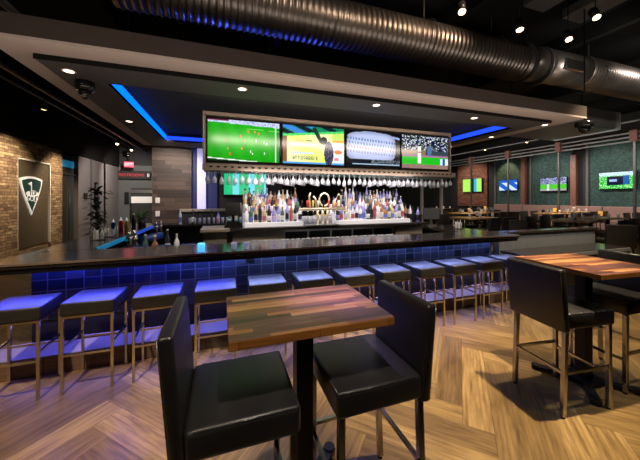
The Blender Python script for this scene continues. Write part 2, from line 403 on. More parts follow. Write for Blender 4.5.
# shield sign panel
sg = thing('wall_sign', 'dark bronze panel with white shield emblem in the stone wall niche', 'sign', (-5.058, 10.2, 0))
M().box(-.02, 0, -.72, .72, .3, 2.68).obj('backing_panel', 'panel', sg)
m = M(); 
for y in (-.735, .735): m.box(-.02, .05, y - .02, y + .02, .3, 2.7)
m.box(-.02, .05, -.75, .75, 2.67, 2.71); m.obj('sign_frame', 'napkin', sg)
def shield(sc, n=10):
    pts = []
    top = [(-.5, .5), (0, .58), (.5, .5)]
    for i in range(n + 1):
        u = i / n; x = -.5 + u; pts.append((x, .5 + .09 * (1 - (2 * x) ** 2)))
    for i in range(1, n): 
        u = i / n; pts.append((.5 - .5 * u ** 1.25, .5 - 1.12 * u ** .92 * (1) ))
    pts.append((0, -.66))
    for i in range(n - 1, 0, -1):
        u = i / n; pts.append((-.5 + .5 * u ** 1.25, .5 - 1.12 * u ** .92))
    return [(x * sc, z * sc) for x, z in pts]
W_ = .98; cy, cz = -.12, 1.74
em = M().poly([(.0, cy + y * W_, cz + z * .86) for y, z in shield(1.0)], (.03, 0, 0)).obj('emblem', 'whitepaint', sg)
m = M().poly([(.031, cy + y * W_ * .86, cz + .012 + z * .86 * .86) for y, z in shield(1.0)], (.006, 0, 0)); m.obj('emblem_field', 'tealpaint', em)
m = M().box(.04, .05, cy - .055, cy - .035, cz + .08, cz + .36).poly([(.04, cy - .045, cz + .36), (.04, cy - .045, cz + .24), (.04, cy + .08 - .27, cz + .30)], (.01, 0, 0))
m.poly([(.04, cy + .0 + .27 * math.cos(a) * 1.0, cz + .03 + .09 * math.sin(a)) for a in [2 * PI * i / 20 for i in range(20)]], (.008, 0, 0))
m.obj('flag', 'whitepaint', em)
text('TOP', .17, 'tealpaint', em, (.052, cy + .02, cz + .04), (PI / 2, 0, PI / 2), sx=1.1)
text('GOLF', .2, 'whitepaint', em, (.042, cy, cz - .12), (PI / 2, R(8), PI / 2), sx=1.0)

# exit, restroom signs and back-left fixtures
ex = thing('exit_sign', 'red glowing exit sign hanging below the black ceiling', 'sign', (-4.35, 16.2, 3.12))
M().box(-.2, .2, -.03, .03, .04, .3, .02).obj('housing', 'red', ex)
M().box(-.02, .02, -.01, .01, .34, 2.07).obj('stem', 'black', ex)
text('EXIT', .18, 'whitepaint', ex, (0, -.033, .17), (PI / 2, 0, 0))
rs = thing('restroom_sign', 'dark sign board with red restrooms lettering', 'sign', (-4.3, 16.84, 2.62))
M().box(-.75, .75, 0, .05, 0, .42, .01).obj('board', 'darkwall', rs)
text('RESTROOMS', .2, 'redtext', rs, (-.1, -.004, .2), (PI / 2, 0, 0))
text('II', .24, 'whitepaint', rs, (.64, -.004, .2), (PI / 2, 0, 0), name='symbol')
st = thing('steel_cabinet', 'stainless steel service station standing against the grey back wall', 'cabinet', (-3.75, 16.5, 0))
M().box(-.5, .5, -.3, .3, 0, 2.15, .01).obj('carcass', 'darkwall', st)
M().box(-.5, .5, -.33, -.3, 1.9, 2.05).obj('upper_panel', 'steel', st); M().box(-.5, .5, -.33, -.3, 1.4, 1.72).obj('lower_panel', 'napkin', st)  # lower panel is pale in place of a bright reflection on the steel
wp = thing('wall_picture', 'tall narrow dark frame on the grey plaster wall', 'picture', (-4.98, 14.2, 1.3)); M().box(-.02, .03, -.15, .15, 0, 1.0, .01).obj('picture_frame', 'blackmetal', wp); M().box(.03, .035, -.1, .1, .08, .92).obj('picture_sheet', 'greywall2', wp)
for i, (y, z) in enumerate([(13.2, 1.62)]):
    tag(M().box(-4.99, -4.95, y - .12, y + .12, z, z + .22, .01).obj('control_panel', 'blackmetal'), 'small black control panel beside the tall dark frame', 'panel')
tag(M().box(-4.75, -4.55, 16.93, 16.98, 1.35, 1.95, .01).box(-4.45, -4.25, 16.93, 16.98, 1.35, 1.95, .01).obj('notice_frame', 'blackmetal'), 'pair of black notices on the grey wall under the restroom sign', 'notice')
# blue lit doorway
bd = thing('lit_doorway_display', 'dark doorway with blue lit shelf between stone and plaster walls', 'display', (-5.42, 12.15, 0))
M().box(0, .3, -.52, .5, 0, 3.15).obj('backing', 'darkwall', bd)
M().box(.3, .33, -.4, .45, 2.72, 2.95).obj('glow_shelf', 'teal_led', bd); M().box(.3, .36, -.5, .5, 2.45, 2.5).box(.3, .34, .1, .14, .3, 2.4).obj('shelf_rail', 'steel', bd)

# wood pillar at the back of the bar
pl = struct(M().box(-1.74, -.80, 8.4, 9.2, 0, 3.02).obj('pillar', 'dark_plank'), 'dark barnwood clad pillar at the back of the bar', 'pillar')
for z, n in ((1.52, 'light_switch'), (1.17, 'light_switch')):
    tag(M().box(-1.66, -1.56, 8.38, 8.4, z, z + .14, .004).box(-1.63, -1.59, 8.372, 8.38, z + .04, z + .1).obj(n, 'napkin'), ('upper' if z > 1.4 else 'lower') + ' white switch plate on the barnwood pillar', 'switch')
struct(M().box(-.8, -.15, 8.5, 8.6, 0, 3.02).obj('wall_navy_screen', 'navywall'), 'narrow navy wall beside the barnwood pillar', 'wall')
tag(M().box(-.66, -.44, 8.38, 8.48, 1.35, 3.0, .01).obj('light_column', 'lilac'), 'tall lilac backlit column behind the screens', 'light')
struct(M().box(-.15, 1.7, 8.6, 8.7, 0, 3.02).obj('wall_dark_screen', 'darkwall'))

# ------------------------------------------------------------------ canopy
cp = thing('bar_canopy', 'dropped rectangular ceiling canopy over the bar with blue light cove', 'canopy', (0, 0, 0))
cp['kind'] = 'structure'
X0, X1, Y0, Y1 = -1.9, 5.82, 3.08, 8.25
m = M(); m.box(X0, X1, Y0, Y0 + .04, 3.0, 3.18).box(X0, X1, Y1 - .04, Y1, 3.0, 3.18).box(X0, X0 + .04, Y0 + .04, Y1 - .04, 3.0, 3.18).box(X1 - .04, X1, Y0 + .04, Y1 - .04, 3.0, 3.18)
m.box(X0, X1, Y0, Y1, 3.18, 3.2)
m.obj('fascia', 'fascia', cp)
IX0, IX1, IY0, IY1 = -1.66, 5.38, 3.36, 8.0
m = M(); z0, z1 = 2.995, 3.02
m.box(X0 - .001, X1 + .001, Y0 - .001, IY0 - .002, z0, z1).box(X0 - .001, X1 + .001, IY1 + .002, Y1 + .001, z0, z1).box(X0 - .001, IX0 - .002, IY0 - .002, IY1 + .002, z0, z1).box(IX1 + .002, X1 + .001, IY0 - .002, IY1 + .002, z0, z1)
m.obj('soffit_band', 'band', cp)
RX0, RX1, RY0, RY1 = -1.24, 5.12, 3.84, 7.3
m = M(); z0, z1 = 2.95, 3.02
m.box(IX0, IX1, IY0, RY0, z0, z1).box(IX0, IX1, RY1, IY1, z0, z1).box(IX0, RX0, RY0, RY1, z0, z1).box(RX1, IX1, RY0, RY1, z0, z1)
m.obj('inner_soffit', 'soffit', cp)
m = M(); m.box(IX0 - .004, IX1 + .004, IY0 - .012, IY0 - .003, 2.945, 3.0).obj('soffit_front_edge', 'black', cp)  # black front edge of the dropped inner soffit
m = M(); t = .02; m.box(RX0 - t, RX1 + t, RY0 - t, RY0, 2.951, 3.17).box(RX0 - t, RX1 + t, RY1, RY1 + t, 2.951, 3.17).box(RX0 - t, RX0, RY0, RY1, 2.951, 3.17).box(RX1, RX1 + t, RY0, RY1, 2.951, 3.17).box(RX0, RX1, RY0, RY1, 3.14, 3.17)
m.obj('cove_recess', 'recess', cp)
M().box(RX0, RX0 + .02, RY0 + .05, RY1, 2.99, 3.09).obj('cove_light', 'blue_led', cp)
M().box(RX1 - .02, RX1, RY0 + .05, RY1, 2.99, 3.08).obj('cove_light', 'blue_led2', cp)
M().box(RX0 + .02, RX1 - .02, RY1 - .02, RY1, 2.99, 3.07).obj('cove_light', 'blue_led2', cp)
m = M()
for x, y in ((-1.5, 5.6), (1.9, 5.6), (5.3, 5.6), (-1.5, 7.9), (5.3, 7.9)): m.tube([(x, y, 3.2), (x, y, H)], .012, 6)
m.obj('hanger_rod', 'black', cp)
# canopy downlights
def downlight(x, y, z, lab, r=.045, first=[]):
    if not first:
        d = thing('recessed_downlight', lab, 'downlight', (x, y, z), 0, 'recessed downlights in the bar canopy')
        M().lathe([(.062, 0), (.062, -.006), (.046, -.006), (.046, 0)], n=20).obj('trim_ring', 'band', d)
        M().cyl(0, 0, -.004, -.001, .045, 18).obj('lens', 'downlens', d); first.append(d)
    else: dup(first[0], (x, y, z), None, lab)
for x, y, z, lab in [(-1.49, 3.58, 2.95, 'warm round downlight in the canopy near the black dome speaker'), (-1.5, 5.6, 2.95, 'warm round downlight beside the bright blue cove edge'),
    (.22, 3.5, 2.95, 'warm round downlight above the soccer screen'), (2.03, 3.5, 2.95, 'warm round downlight above the two middle screens'),
    (3.86, 3.55, 2.95, 'warm round downlight in front of the far blue cove edge'), (5.6, 3.6, 2.995, 'warm downlight in the canopy end band, nearest the corner dome'),
    (5.6, 4.7, 2.995, 'warm downlight in the canopy end band, second from the corner'), (5.6, 5.9, 2.995, 'warm downlight in the canopy end band, farthest back')]:
    downlight(x, y, z, lab)
def dome(x, y, z, lab, r=.11):
    d = thing('dome_speaker', lab, 'speaker', (x, y, z))
    M().lathe([(r, 0), (r * 1.02, -.05), (r * .96, -.1), (.0001, -.102)], n=20).obj('housing', 'gloss_black', d)
    M().lathe([(r * .7, -.1), (r * .55, -.16), (r * .25, -.19), (.0001, -.2)], n=18).obj('dome_cover', 'gloss_black', d)
    M().box(-.03, .03, -.06, -.03, -.185, -.165).obj('lens', 'chrome', d)
dome(-1.46, 3.86, 2.95, 'black dome speaker under the canopy near its stone wall corner', .09)
dome(5.98, 3.2, 2.98, 'black dome speaker at the outer canopy corner by the rails', .13)
M_ = M().tube([(0, 0, 0), (0, 0, 2.2)], .01, 6).obj('stem', 'black', [o for o in C.objects if o.name == 'dome_speaker.001'][0])

# ------------------------------------------------------------------ screens
def screen_mesh(name, w, h, nx, ny, fn, parent, loc, rz=0):
    """flat picture in the local XZ plane facing -Y, coloured cell by cell"""
    V = [(-w / 2 + w * i / nx, 0, -h / 2 + h * j / ny) for j in range(ny + 1) for i in range(nx + 1)]
    F = [(j * (nx + 1) + i, j * (nx + 1) + i + 1, (j + 1) * (nx + 1) + i + 1, (j + 1) * (nx + 1) + i) for j in range(ny) for i in range(nx)]
    me = bpy.data.meshes.new(name); me.from_pydata(V, [], F); ca = me.color_attributes.new('paint', 'FLOAT_COLOR', 'CORNER')
    for j in range(ny):
        for i in range(nx):
            c = fn((i + .5) / nx, (j + .5) / ny); c = tuple(max(0, x) ** 2.2 for x in c)
            for q in range(4): ca.data[(j * nx + i) * 4 + q].color = c + (1,)
    me.materials.append(MT['screen']); o = bpy.data.objects.new(name, me); C.objects.link(o); o.parent = parent; o.location = loc; o.rotation_euler = (0, 0, rz)
    return o
rr = random.Random(3)
GL = {'A': '01110100011111110001', 'T': '1111100100001000010000100', }
FONT = {'A': '0110 1001 1111 1001 1001', 'T': '1110 0100 0100 0100 0100', 'O': '0110 1001 1001 1001 0110', 'B': '1110 1001 1110 1001 1110', 'E': '1111 1000 1110 1000 1111', 'R': '1110 1001 1110 1010 1001', 'I': '100 100 100 100 100', 'N': '1001 1101 1011 1001 1001', 'S': '0111 1000 0110 0001 1110', 'D': '1110 1001 1001 1001 1110'}
def txt_hit(s, u, v, x0, y0, cw, ch):
    """is (u,v) inside pixel lettering starting at x0,y0 (top) with cell size"""
    r = int((y0 - v) / ch)
    if y0 < v or r > 4: return False
    x = x0
    for c in s:
        rows = FONT[c].split(); w = len(rows[0])
        if x <= u < x + w * cw: return rows[r][int((u - x) / cw)] == '1'
        x += (w + 1) * cw
    return False
players = [(rr.uniform(.05, .88), rr.uniform(.15, .8), rr.choice([(1, 1, 1), (1, 1, 1), (.9, .15, .1), (1, .4, .2)])) for _ in range(15)]
def soccer(u, v):
    t_ = .93 - .05 * u
    if v > t_ + .03 and u < .28: return (.35, .08, .22) if v > .97 else (.75, .72, .8)
    if v > t_: return (.78, .82, .92) if rr.random() > .25 else (.5, .5, .78)
    if v < .075 - .1 * u: return (.85, .92, .85) if abs(v - .07 + .1 * u) < .02 else (.06, .25, .08)
    for px, py, c in players:
        if abs(u - px) < .008 and abs(v - py) < .026: return c
    if abs(u - .945) < .006: return (.75, .95, .75)
    if abs(v - (.84 - .05 * u)) < .006 and u > .5: return (.45, .85, .35)
    if u > .95: return (.12, .5, .2)
    g = 1 - .25 * math.hypot(u - .55, v - .6) + .03 * math.sin(u * 30 + v * 6) + rr.uniform(-.015, .015)
    return (.13 * g, .70 * g, .10 * g)
def boxing(u, v):
    # dark figure with a raised arm in front of a pale yellow board
    if ((u - .74) / .08) ** 2 + ((v - .3) / .33) ** 2 < 1: return (.1, .1, .14) if rr.random() > .3 else (.4, .38, .55)
    if ((u - .655) / .06) ** 2 + ((v - .64) / .11) ** 2 < 1: return (.08, .07, .06)
    t = max(0, min(1, ((u - .50) * .12 + (v - .95) * -.37) / (.12 ** 2 + .37 ** 2)))
    if math.hypot(u - .50 - t * .12, v - .95 + t * .37) < .035: return (.05, .22, .16)
    if v < .05: return (.35, .6, .85)
    if txt_hit('ATTORABBIE', u, v, .15, .2, .0085, .02): return (.12, .12, .3)
    if v > .7 + .18 * u:
        if v > .76 + .18 * u:
            k = math.sin(u * 14 + v * 20) + rr.uniform(-.2, .2)
            return (.25, .5, .85) if k > .2 and u < .5 else ((.08, .5, .35) if k > -.3 else (.05, .12, .16))
        return (.3, .82, .4)
    if u < .06: return (.5, .32, .2)
    if u > .8:
        if ((u - .9) / .07) ** 2 + ((v - .35) / .06) ** 2 < 1: return (.95, .45, .2)
        if ((u - .87) / .04) ** 2 + ((v - .15) / .05) ** 2 < 1: return (.9, .5, .6)
        if .62 < v < .68: return (.95, .62, .2)
        return (.85, .93, .9) if v < .6 else (.75, .88, .4)
    if .2 < u < .35 and .6 < v < .63: return (.95, .65, .4)
    if .36 < u < .46 and .6 < v < .625: return (.2, .3, .1)
    if .12 < u < .5 and (.48 < v < .54 or .26 < v < .31): return (.78, .84, .97)
    g = .5 + .5 * math.sin(u * 7 + v * 5)
    return (.88 + .06 * g, .94, .45 + .25 * g)
def swim(u, v):
    d = ((u - .45) / .47) ** 4 + ((v - .56) / .42) ** 4
    if v < .08: return (.6, .7, .8) if .04 < v < .07 and u > .1 else (.03, .04, .06)
    if v < .2: return (.45, .5, .55) if (rr.random() > .6 and u > .45) else (.06, .08, .12)
    if d > 1: return (.02, .03, .07) if not (abs(v - 1.02 + .25 * (u - .3)) < .03) else (.55, .65, .8)
    b = .78 - .25 * max(0, d - .3)
    for k, (vv, col) in enumerate(((.74, (.35, .5, .68)), (.62, (.5, .6, .75)), (.5, (.72, .55, .66)), (.38, (.6, .62, .78)))):
        if abs(v - vv + .1 * (u - .5)) < .035 and math.sin(u * 120 + k * 2) > .05: return tuple(x * b * 1.2 for x in col)
    return (b * .9, b * .95, b * 1.15)
_cw = [[rr.choice([(.05, .08, .2), (.55, .6, .7), (.12, .16, .35), (.85, .85, .9), (.1, .14, .16), (.4, .45, .3), (.06, .07, .1)]) for _ in range(40)] for _ in range(16)]
def ball(u, v):
    if abs(u - .36) < .035 and .15 < v < .68: return (.93, .9, .88) if abs(v - .5) > .03 else (.5, .4, .35)
    if ((u - .58) / .05) ** 2 + ((v - .55) / .16) ** 2 < 1: return (.3, .42, .6)
    if v > .55: return _cw[int((v - .55) * 34)][int(u * 39)]
    if u > .82 and .12 < v < .32: return (.8, .9, .98) if not (.87 < u < .93) else (.1, .3, .5)
    if v > .42: return (.5, .4, .3) if u < .5 else (.22, .26, .3)
    if v > .36: return (.6, .42, .55)
    if v > .13: return (.14, .70, .14)
    return (.6, .47, .4) if rr.random() > .3 else (.4, .35, .4)
def golf(u, v):
    if v > .8: return (.8, .9, 1) if rr.random() > .3 else (.6, .75, .7)
    if .22 < u < .66 and .2 < v < .75: return (.02, .06, .2) if not (abs(v - .5) < .08 and .3 < u < .5) else (.6, .7, .9)
    if .66 < u < .84 and .25 < v < .8: return (.1, .35, .6)
    return (.15, .7, .2) if rr.random() > .25 else (.7, .95, .7)
def field(u, v):
    if .5 < v: return rr.choice([(.2, .25, .5), (.5, .55, .75), (.75, .78, .85), (.1, .1, .2)])
    return (.85, .85, .85) if .28 < u < .36 else ((.3, .75, .2) if v > .15 else (.6, .6, .6))
def bluegame(u, v):
    return (.75, .85, 1) if math.sin(u * 9 + v * 7) > .1 and v < .75 else (.15, .35, .75)
def greengame(u, v):
    if .45 < u < .6: return (.1, .2, .15)
    return (.65, .9, .35) if math.sin(u * 8) > -.2 else (.25, .65, .85)

bank = thing('screen_housing', 'long bronze housing holding four screens above the back bar', 'housing', (0, 4.7, 0))
bx0, bx1 = -.29, 4.47
M().box(bx0, bx1, .12, .5, 2.16, 2.985).obj('carcass', 'bronze', bank)
m = M(); m.box(bx0, bx1, -.02, .12, 2.93, 2.985).box(bx0, bx1, -.02, .12, 2.12, 2.185).box(bx0, bx0 + .04, -.02, .12, 2.185, 2.93).box(bx1 - .03, bx1, -.02, .12, 2.185, 2.93)
m.obj('frame', 'bronze', bank)
pics = [('television', soccer, 'big television showing a green soccer pitch, first screen of the bar housing'), ('television', boxing, 'big television showing a dark figure before a bright yellow board'),
        ('television', swim, 'big television showing a pale blue crowd scene, third along the housing'), ('television', ball, 'big television showing a baseball player and crowd, end of the housing')]
for i, (n, fn, lab) in enumerate(pics):
    cx = -.25 + 1.17 * (i + .5)
    tv = thing(n, lab, 'television', (cx, 4.7, 2.555), 0, 'televisions in the bar housing')
    M().box(-.575, .575, -.005, .11, -.355, .36, .006).obj('casing', 'gloss_black', tv)
    screen_mesh('screen', 1.11, .645, 111, 65, fn, tv, (0, -.008, .005))
def walltv(y, w, h, z, fn, lab, tilt=0):
    tv = thing('wall_television', lab, 'television', (15.87, y, z), -PI / 2 + tilt, 'televisions on the long side wall')
    M().box(-w / 2 - .02, w / 2 + .02, -.03, .04, -h / 2 - .02, h / 2 + .02, .006).obj('casing', 'gloss_black', tv)
    M().box(-.15, .15, .04, .1, -.1, .1).obj('bracket', 'blackmetal', tv)
    screen_mesh('screen', w, h, 48, 28, fn, tv, (0, -.034, 0))
walltv(7.33, 1.2, .7, 2.4, golf, 'wall television with blue and green picture on the widest green bay')
walltv(9.8, 1.2, .66, 2.35, field, 'wall television showing a stadium crowd on the middle green bay')
walltv(12.2, 1.1, .6, 2.4, bluegame, 'wall television with pale blue picture on the narrow green bay')
walltv(14.75, 1.5, .85, 2.5, greengame, 'wall television with green and yellow picture on the brick bay')
bt = thing('far_television', 'green lit television seen behind the hanging glasses', 'television', (.62, 8.5, 2.05))
M().box(-.62, .62, -.02, .09, -.33, .33, .006).obj('casing', 'gloss_black', bt)
screen_mesh('screen', 1.18, .6, 40, 22, lambda u, v: (.1, .7, .45) if math.sin(u * 17) > -.3 else (.4, .8, .85), bt, (0, -.025, 0))

# ------------------------------------------------------------------ glass rack and glasses
rk = thing('glass_rack', 'bronze slotted rail under the screens holding upside down glasses', 'rack', (0, 4.7, 0))
m = M(); m.box(bx0, bx1, -.12, .5, 2.09, 2.118)
M_r = m.obj('rail_panel', 'bronze', rk)
m = M(); m.box(bx0, bx1, -.14, -.12, 2.07, 2.16); m.mi = 1
NG = 46
xs = [bx0 + .07 + i * (bx1 - bx0 - .14) / (NG - 1) for i in range(NG)]
for i in range(0, NG - 1):
    m.poly([(xs[i] + .02, -.146, 2.135), (xs[i] + .085, -.146, 2.135), (xs[i] + .065, -.146, 2.11), (xs[i] + .04, -.146, 2.11)], (0, .005, 0))
m.obj('front_rail', ['bronze', 'black'], rk)
m = M()
for i in range(0, NG, 1): m.box(xs[i] + .045, xs[i] + .055, -.1, .48, 2.062, 2.078)
m.obj('wire_guides', 'steel', rk)
gp = [(.036, -.008), (.036, -.012), (.006, -.018), (.004, -.09), (.02, -.11), (.038, -.14), (.042, -.17), (.034, -.215)]
g0 = None
for row, (yy, zz) in enumerate([(4.63, 2.068), (4.86, 2.068), (5.08, 2.068)]):
    for i, x in enumerate(xs):
        sc = 1 + .12 * ((i * 7 + row * 3) % 5 - 2) / 2
        if row == 2 and i % 2: continue
        if g0 is None:
            g0 = tag(M().lathe(gp, n=10).obj('wine_glass', 'glass', loc=(x, yy, zz)), '', 'glass', 'stemmed glasses hanging from the rack')
            g = g0
        else: g = dup(g0, (x, yy, zz))
        g.scale = (.82, .82, sc * .86)
        g['label'] = ['clear stemmed glass hanging upside down in the front row of the rack', 'clear stemmed glass hanging upside down in the middle row of the rack', 'clear stemmed glass hanging upside down in the rear row of the rack'][row]

# ------------------------------------------------------------------ back bar
bb = thing('back_bar', 'back bar cabinet with dark counter under the screens', 'cabinet', (0, 0, 0))
M().box(.1, 3.75, 4.55, 5.15, 1.13, 1.18, .008).obj('counter_top', 'granite', bb)
M().box(.15, .95, 4.62, 5.1, 0, 1.13).obj('side_cabinet', 'cream', bb); M().box(3.1, 3.7, 4.62, 5.1, 0, 1.13).obj('side_cabinet', 'cream', bb)
M().box(.95, 3.1, 4.7, 5.1, 0, 1.13).obj('cooler', 'steel', bb)
m = M()
for i in range(5): m.box(.99 + i * .42, 1.37 + i * .42, 4.68, 4.7, .1, 1.08, .004)
m.obj('cooler_door', 'blackmetal', bb)
def riser(x0, x1, lab):
    r = thing('bottle_riser', lab, 'shelf', (0, 0, 1.18))
    M().box(x0, x1, 4.66, 4.84, 0, .07, .004).obj('lower_step', 'white', r)
    M().box(x0, x1, 4.84, 5.0, 0, .21, .004).obj('middle_step', 'white', r)
    M().box(x0, x1, 5.0, 5.13, 0, .35, .004).obj('upper_step', 'glow_panel', r)
    return r
riser(.33, 1.3, 'white stepped bottle riser beside the black register')
riser(1.92, 3.45, 'white stepped bottle riser past the beer tap tower')
bprofs = [[(.033, 0), (.034, .16), (.032, .18), (.013, .225), (.012, .28), (.014, .28), (.014, .30)], [(.036, 0), (.0365, .13), (.036, .165), (.014, .2), (.013, .25), (.016, .25), (.016, .275)], [(.03, 0), (.031, .19), (.024, .22), (.012, .25), (.011, .30), (.013, .30), (.013, .32)]]
protos = {}
def bottle(x, y, z, lab):
    k = (random.randrange(3), random.choice((0, 0, 0, 1, 2, 3, 3, 4, 5, 6, 6)), random.choice((0, 0, 0, 1, 2, 3, 3, 4)))
    if k not in protos:
        pr = bprofs[k[0]]; h = pr[1][1]; p2 = [pr[0], (pr[0][0], h * .2), (pr[0][0] + .001, h * .2), (pr[0][0] + .001, h * .75), (pr[1][0], h * .76)] + pr[1:]
        mats = [0, 0, 1, 0, 0, 0, 0, 0, 2, 2, 2]
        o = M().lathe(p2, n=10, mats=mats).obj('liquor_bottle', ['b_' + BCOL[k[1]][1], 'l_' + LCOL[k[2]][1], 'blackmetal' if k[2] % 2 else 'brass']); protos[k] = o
    else:
        o = protos[k].copy(); C.objects.link(o)
    o.location = (x, y, z); s = random.uniform(.85, 1.1); o.scale = (1.0, 1.0, s)
    tag(o, f'{BCOL[k[1]][1]} liquor bottle with {LCOL[k[2]][1]} label {lab}', 'bottle', 'liquor bottles on the back bar')
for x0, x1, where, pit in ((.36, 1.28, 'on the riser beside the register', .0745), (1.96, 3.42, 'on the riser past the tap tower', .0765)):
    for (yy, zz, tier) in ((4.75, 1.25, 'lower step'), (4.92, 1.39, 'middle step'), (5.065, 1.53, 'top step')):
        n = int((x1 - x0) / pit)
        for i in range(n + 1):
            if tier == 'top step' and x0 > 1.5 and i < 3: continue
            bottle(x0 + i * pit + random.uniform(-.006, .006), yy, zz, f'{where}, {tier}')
for x in (3.53, 3.6, 3.68): bottle(x, 4.75 + random.uniform(-.08, .1), 1.18, 'loose on the far end of the back bar')
# registers
def register(x, y, z, lab, rz=0):
    t = thing('register_terminal', lab, 'register', (x, y, z), rz)
    M().poly([(-.2, -.16, 0), (.2, -.16, 0), (.13, -.16, .12), (-.13, -.16, .12)], (0, .3, 0)).obj('base', 'gloss_black', t)
    M().box(-.03, .03, -.02, .02, .1, .28).obj('stem', 'gloss_black', t)
    mt = Matrix.Translation((0, -.03, .34)) @ Matrix.Rotation(R(-22), 4, 'X')
    M().box(-.17, .17, -.02, .02, -.13, .13, .008, 2, mt).obj('monitor', 'gloss_black', t)
    return t
rg_ = register(.16, 4.8, 1.18, 'black angular register terminal on the end of the back bar')
rg_.scale = (.72, .8, .85)
register(3.75, 5.4, 1.18, 'black register terminal past the bottle shelves', R(30))
M_x = M().box(-.32, .1, 4.55, 5.15, 1.13, 1.18, .008).box(-.28, .06, 4.62, 5.1, 0, 1.13).obj('register_cabinet', 'cream'); tag(M_x, 'cream cabinet under the black register terminal', 'cabinet')

# beer tap tower
tp = thing('beer_tap_tower', 'pale brass pipe beer tap tower in the middle of the back bar', 'tap tower', (1.63, 4.62, 1.18))
m = M()
for x in (-.09, 0, .09): m.tube([(x, 0, 0), (x, 0, .28)], .022, 12)
m.tube([(-.42, 0, .28), (.42, 0, .28)], .026, 12)
m.tube([(-.16, 0, .17), (.16, 0, .17)], .014, 10); m.obj('pipe_frame', 'brass', tp)
m = M().tube([(.03 + .09 * math.cos(a), 0, .44 + .11 * math.sin(a)) for a in [2 * PI * i / 20 for i in range(20)]], .018, 8, True).obj('ring_pipe', 'brass', tp)
for pts_ in ([(-.22, 0, .28), (-.24, 0, .5), (-.22, 0, .56)], [(-.11, 0, .28), (-.13, 0, .46), (-.17, 0, .5)], [(.24, 0, .28), (.22, 0, .42), (.3, 0, .54), (.34, 0, .5), (.33, 0, .3)]): M().tube(pts_, .016, 8).obj('upper_pipe', 'brass', tp)
for i in range(9):
    x = -.38 + i * .095
    f = M().tube([(x, -.02, .27), (x, -.07, .25), (x, -.075, .2)], .01, 8).obj('faucet', 'darkchrome', tp)
    M().lathe([(.008, .3), (.016, .34), (.018, .42), (.01, .43)], x, -.05, 8).obj('tap_handle', ['blackmetal', 'redp', 'yellow', 'napkin'][i % 4], f)
M().box(-.31, .27, -.1, .14, 0, .02, .004).obj('drip_tray', 'steel', tp)
gl = None
for i in range(16):
    x = 1.32 + (i % 8) * .082; y = 4.9 + .1 * (i // 8)
    if gl is None: gl = tag(M().lathe([(.026, 0), (.034, .14), (.031, .14), (.024, .01)], n=10).obj('pint_glass', 'glass', loc=(x, y, 1.18)), 'clear pint glass standing behind the tap tower', 'glass', 'pint glasses behind the tap tower')
    else: dup(gl, (x, y, 1.18))

# ------------------------------------------------------------------ bar island
bar = thing('bar_counter', 'long island bar with polished dark top and blue tiled front', 'bar', (0, 0, 0))
TX0, TX1 = -1.96, 4.42
M().box(TX0, TX1, 3.22, 3.86, 1.02, 1.07, .006).obj('front_top', 'granite', bar)
M().box(TX0, -1.38, 3.862, 7.4, 1.02, 1.07, .006).obj('side_top', 'granite', bar)
M().box(3.85, TX1, 3.862, 7.4, 1.02, 1.07, .006).obj('far_side_top', 'granite', bar)
M().box(-1.378, 3.848, 6.85, 7.4, 1.02, 1.07, .006).obj('rear_top', 'granite', bar)
M().box(TX0 + .01, TX1 - .01, 3.235, 3.262, .975, 1.019).obj('edge_trim', 'blackmetal', bar)
M().box(TX0, TX1, 3.212, 3.219, 1.052, 1.071).obj('nosing_highlight', 'bronze', bar)  # thin bronze strip put in as the highlight along the top's front edge
M().box(-1.80, 4.3, 3.6, 3.66, .42, 1.02).obj('tile_front', 'tile', bar)
M().box(-1.80, 4.3, 3.66, 3.72, .17, 1.02).box(-1.8, -1.7, 3.72, 7.3, .0, 1.02).box(4.2, 4.3, 3.72, 7.3, 0, 1.02).box(-1.7, 4.2, 7.2, 7.3, 0, 1.02).obj('body', 'blackmetal', bar)
M().box(-1.80, 4.3, 3.61, 3.66, .17, .42).obj('kick_panel', 'blackmetal', bar)
st_ = M().box(-2.4, 4.44, 3.33, 3.8, 0, .17).obj('foot_step', 'plinth', bar)
M().box(-2.4, 4.44, 3.325, 3.61, .17, .18).obj('step_tread', 'step', bar)
# purse-height outlet on tiles
M().box(.27, .37, 3.59, 3.6, .86, .92, .003).obj('outlet_plate', 'blackmetal', bar)
# inner service ledge with blue edge
M().box(-1.375, -1.13, 3.95, 7.3, .9, .94).obj('service_ledge', 'blackmetal', bar)
M().box(-1.40, -1.376, 3.95, 5.2, 1.02, 1.073).obj('ledge_light', 'teal_led', bar)
M().box(-1.40, -1.376, 5.2, 7.2, 1.02, 1.073).obj('ledge_light', 'blue_dim', bar)
M().box(-1.1, 3.8, 3.9, 4.3, .86, .9).box(-1.1, 3.8, 4.0, 4.3, .1, .86).obj('inner_worktop', 'steel', bar)
# low counter and steel screen past the far end of the bar
lc = thing('low_counter', 'low dark topped counter joining the far end of the bar', 'counter', (0, 0, 0))
M().box(4.46, 7.0, 3.05, 3.58, .72, .76, .006).obj('counter_top', 'granite', lc)
M().box(4.5, 6.95, 3.2, 3.56, 0, .72).obj('cabinet', 'blackmetal', lc)
M().box(4.5, 6.95, 3.03, 3.05, .70, .755).obj('front_edge', 'screengrey', lc)
sw = thing('steel_screen', 'grey steel service partition standing behind the low counter', 'partition', (0, 0, 0))
M().box(4.5, 7.1, 3.62, 3.74, 0, 1.02).obj('panel', 'screengrey', sw); M().box(4.46, 7.14, 3.58, 3.78, 1.02, 1.06, .005).obj('cap', 'granite', sw)
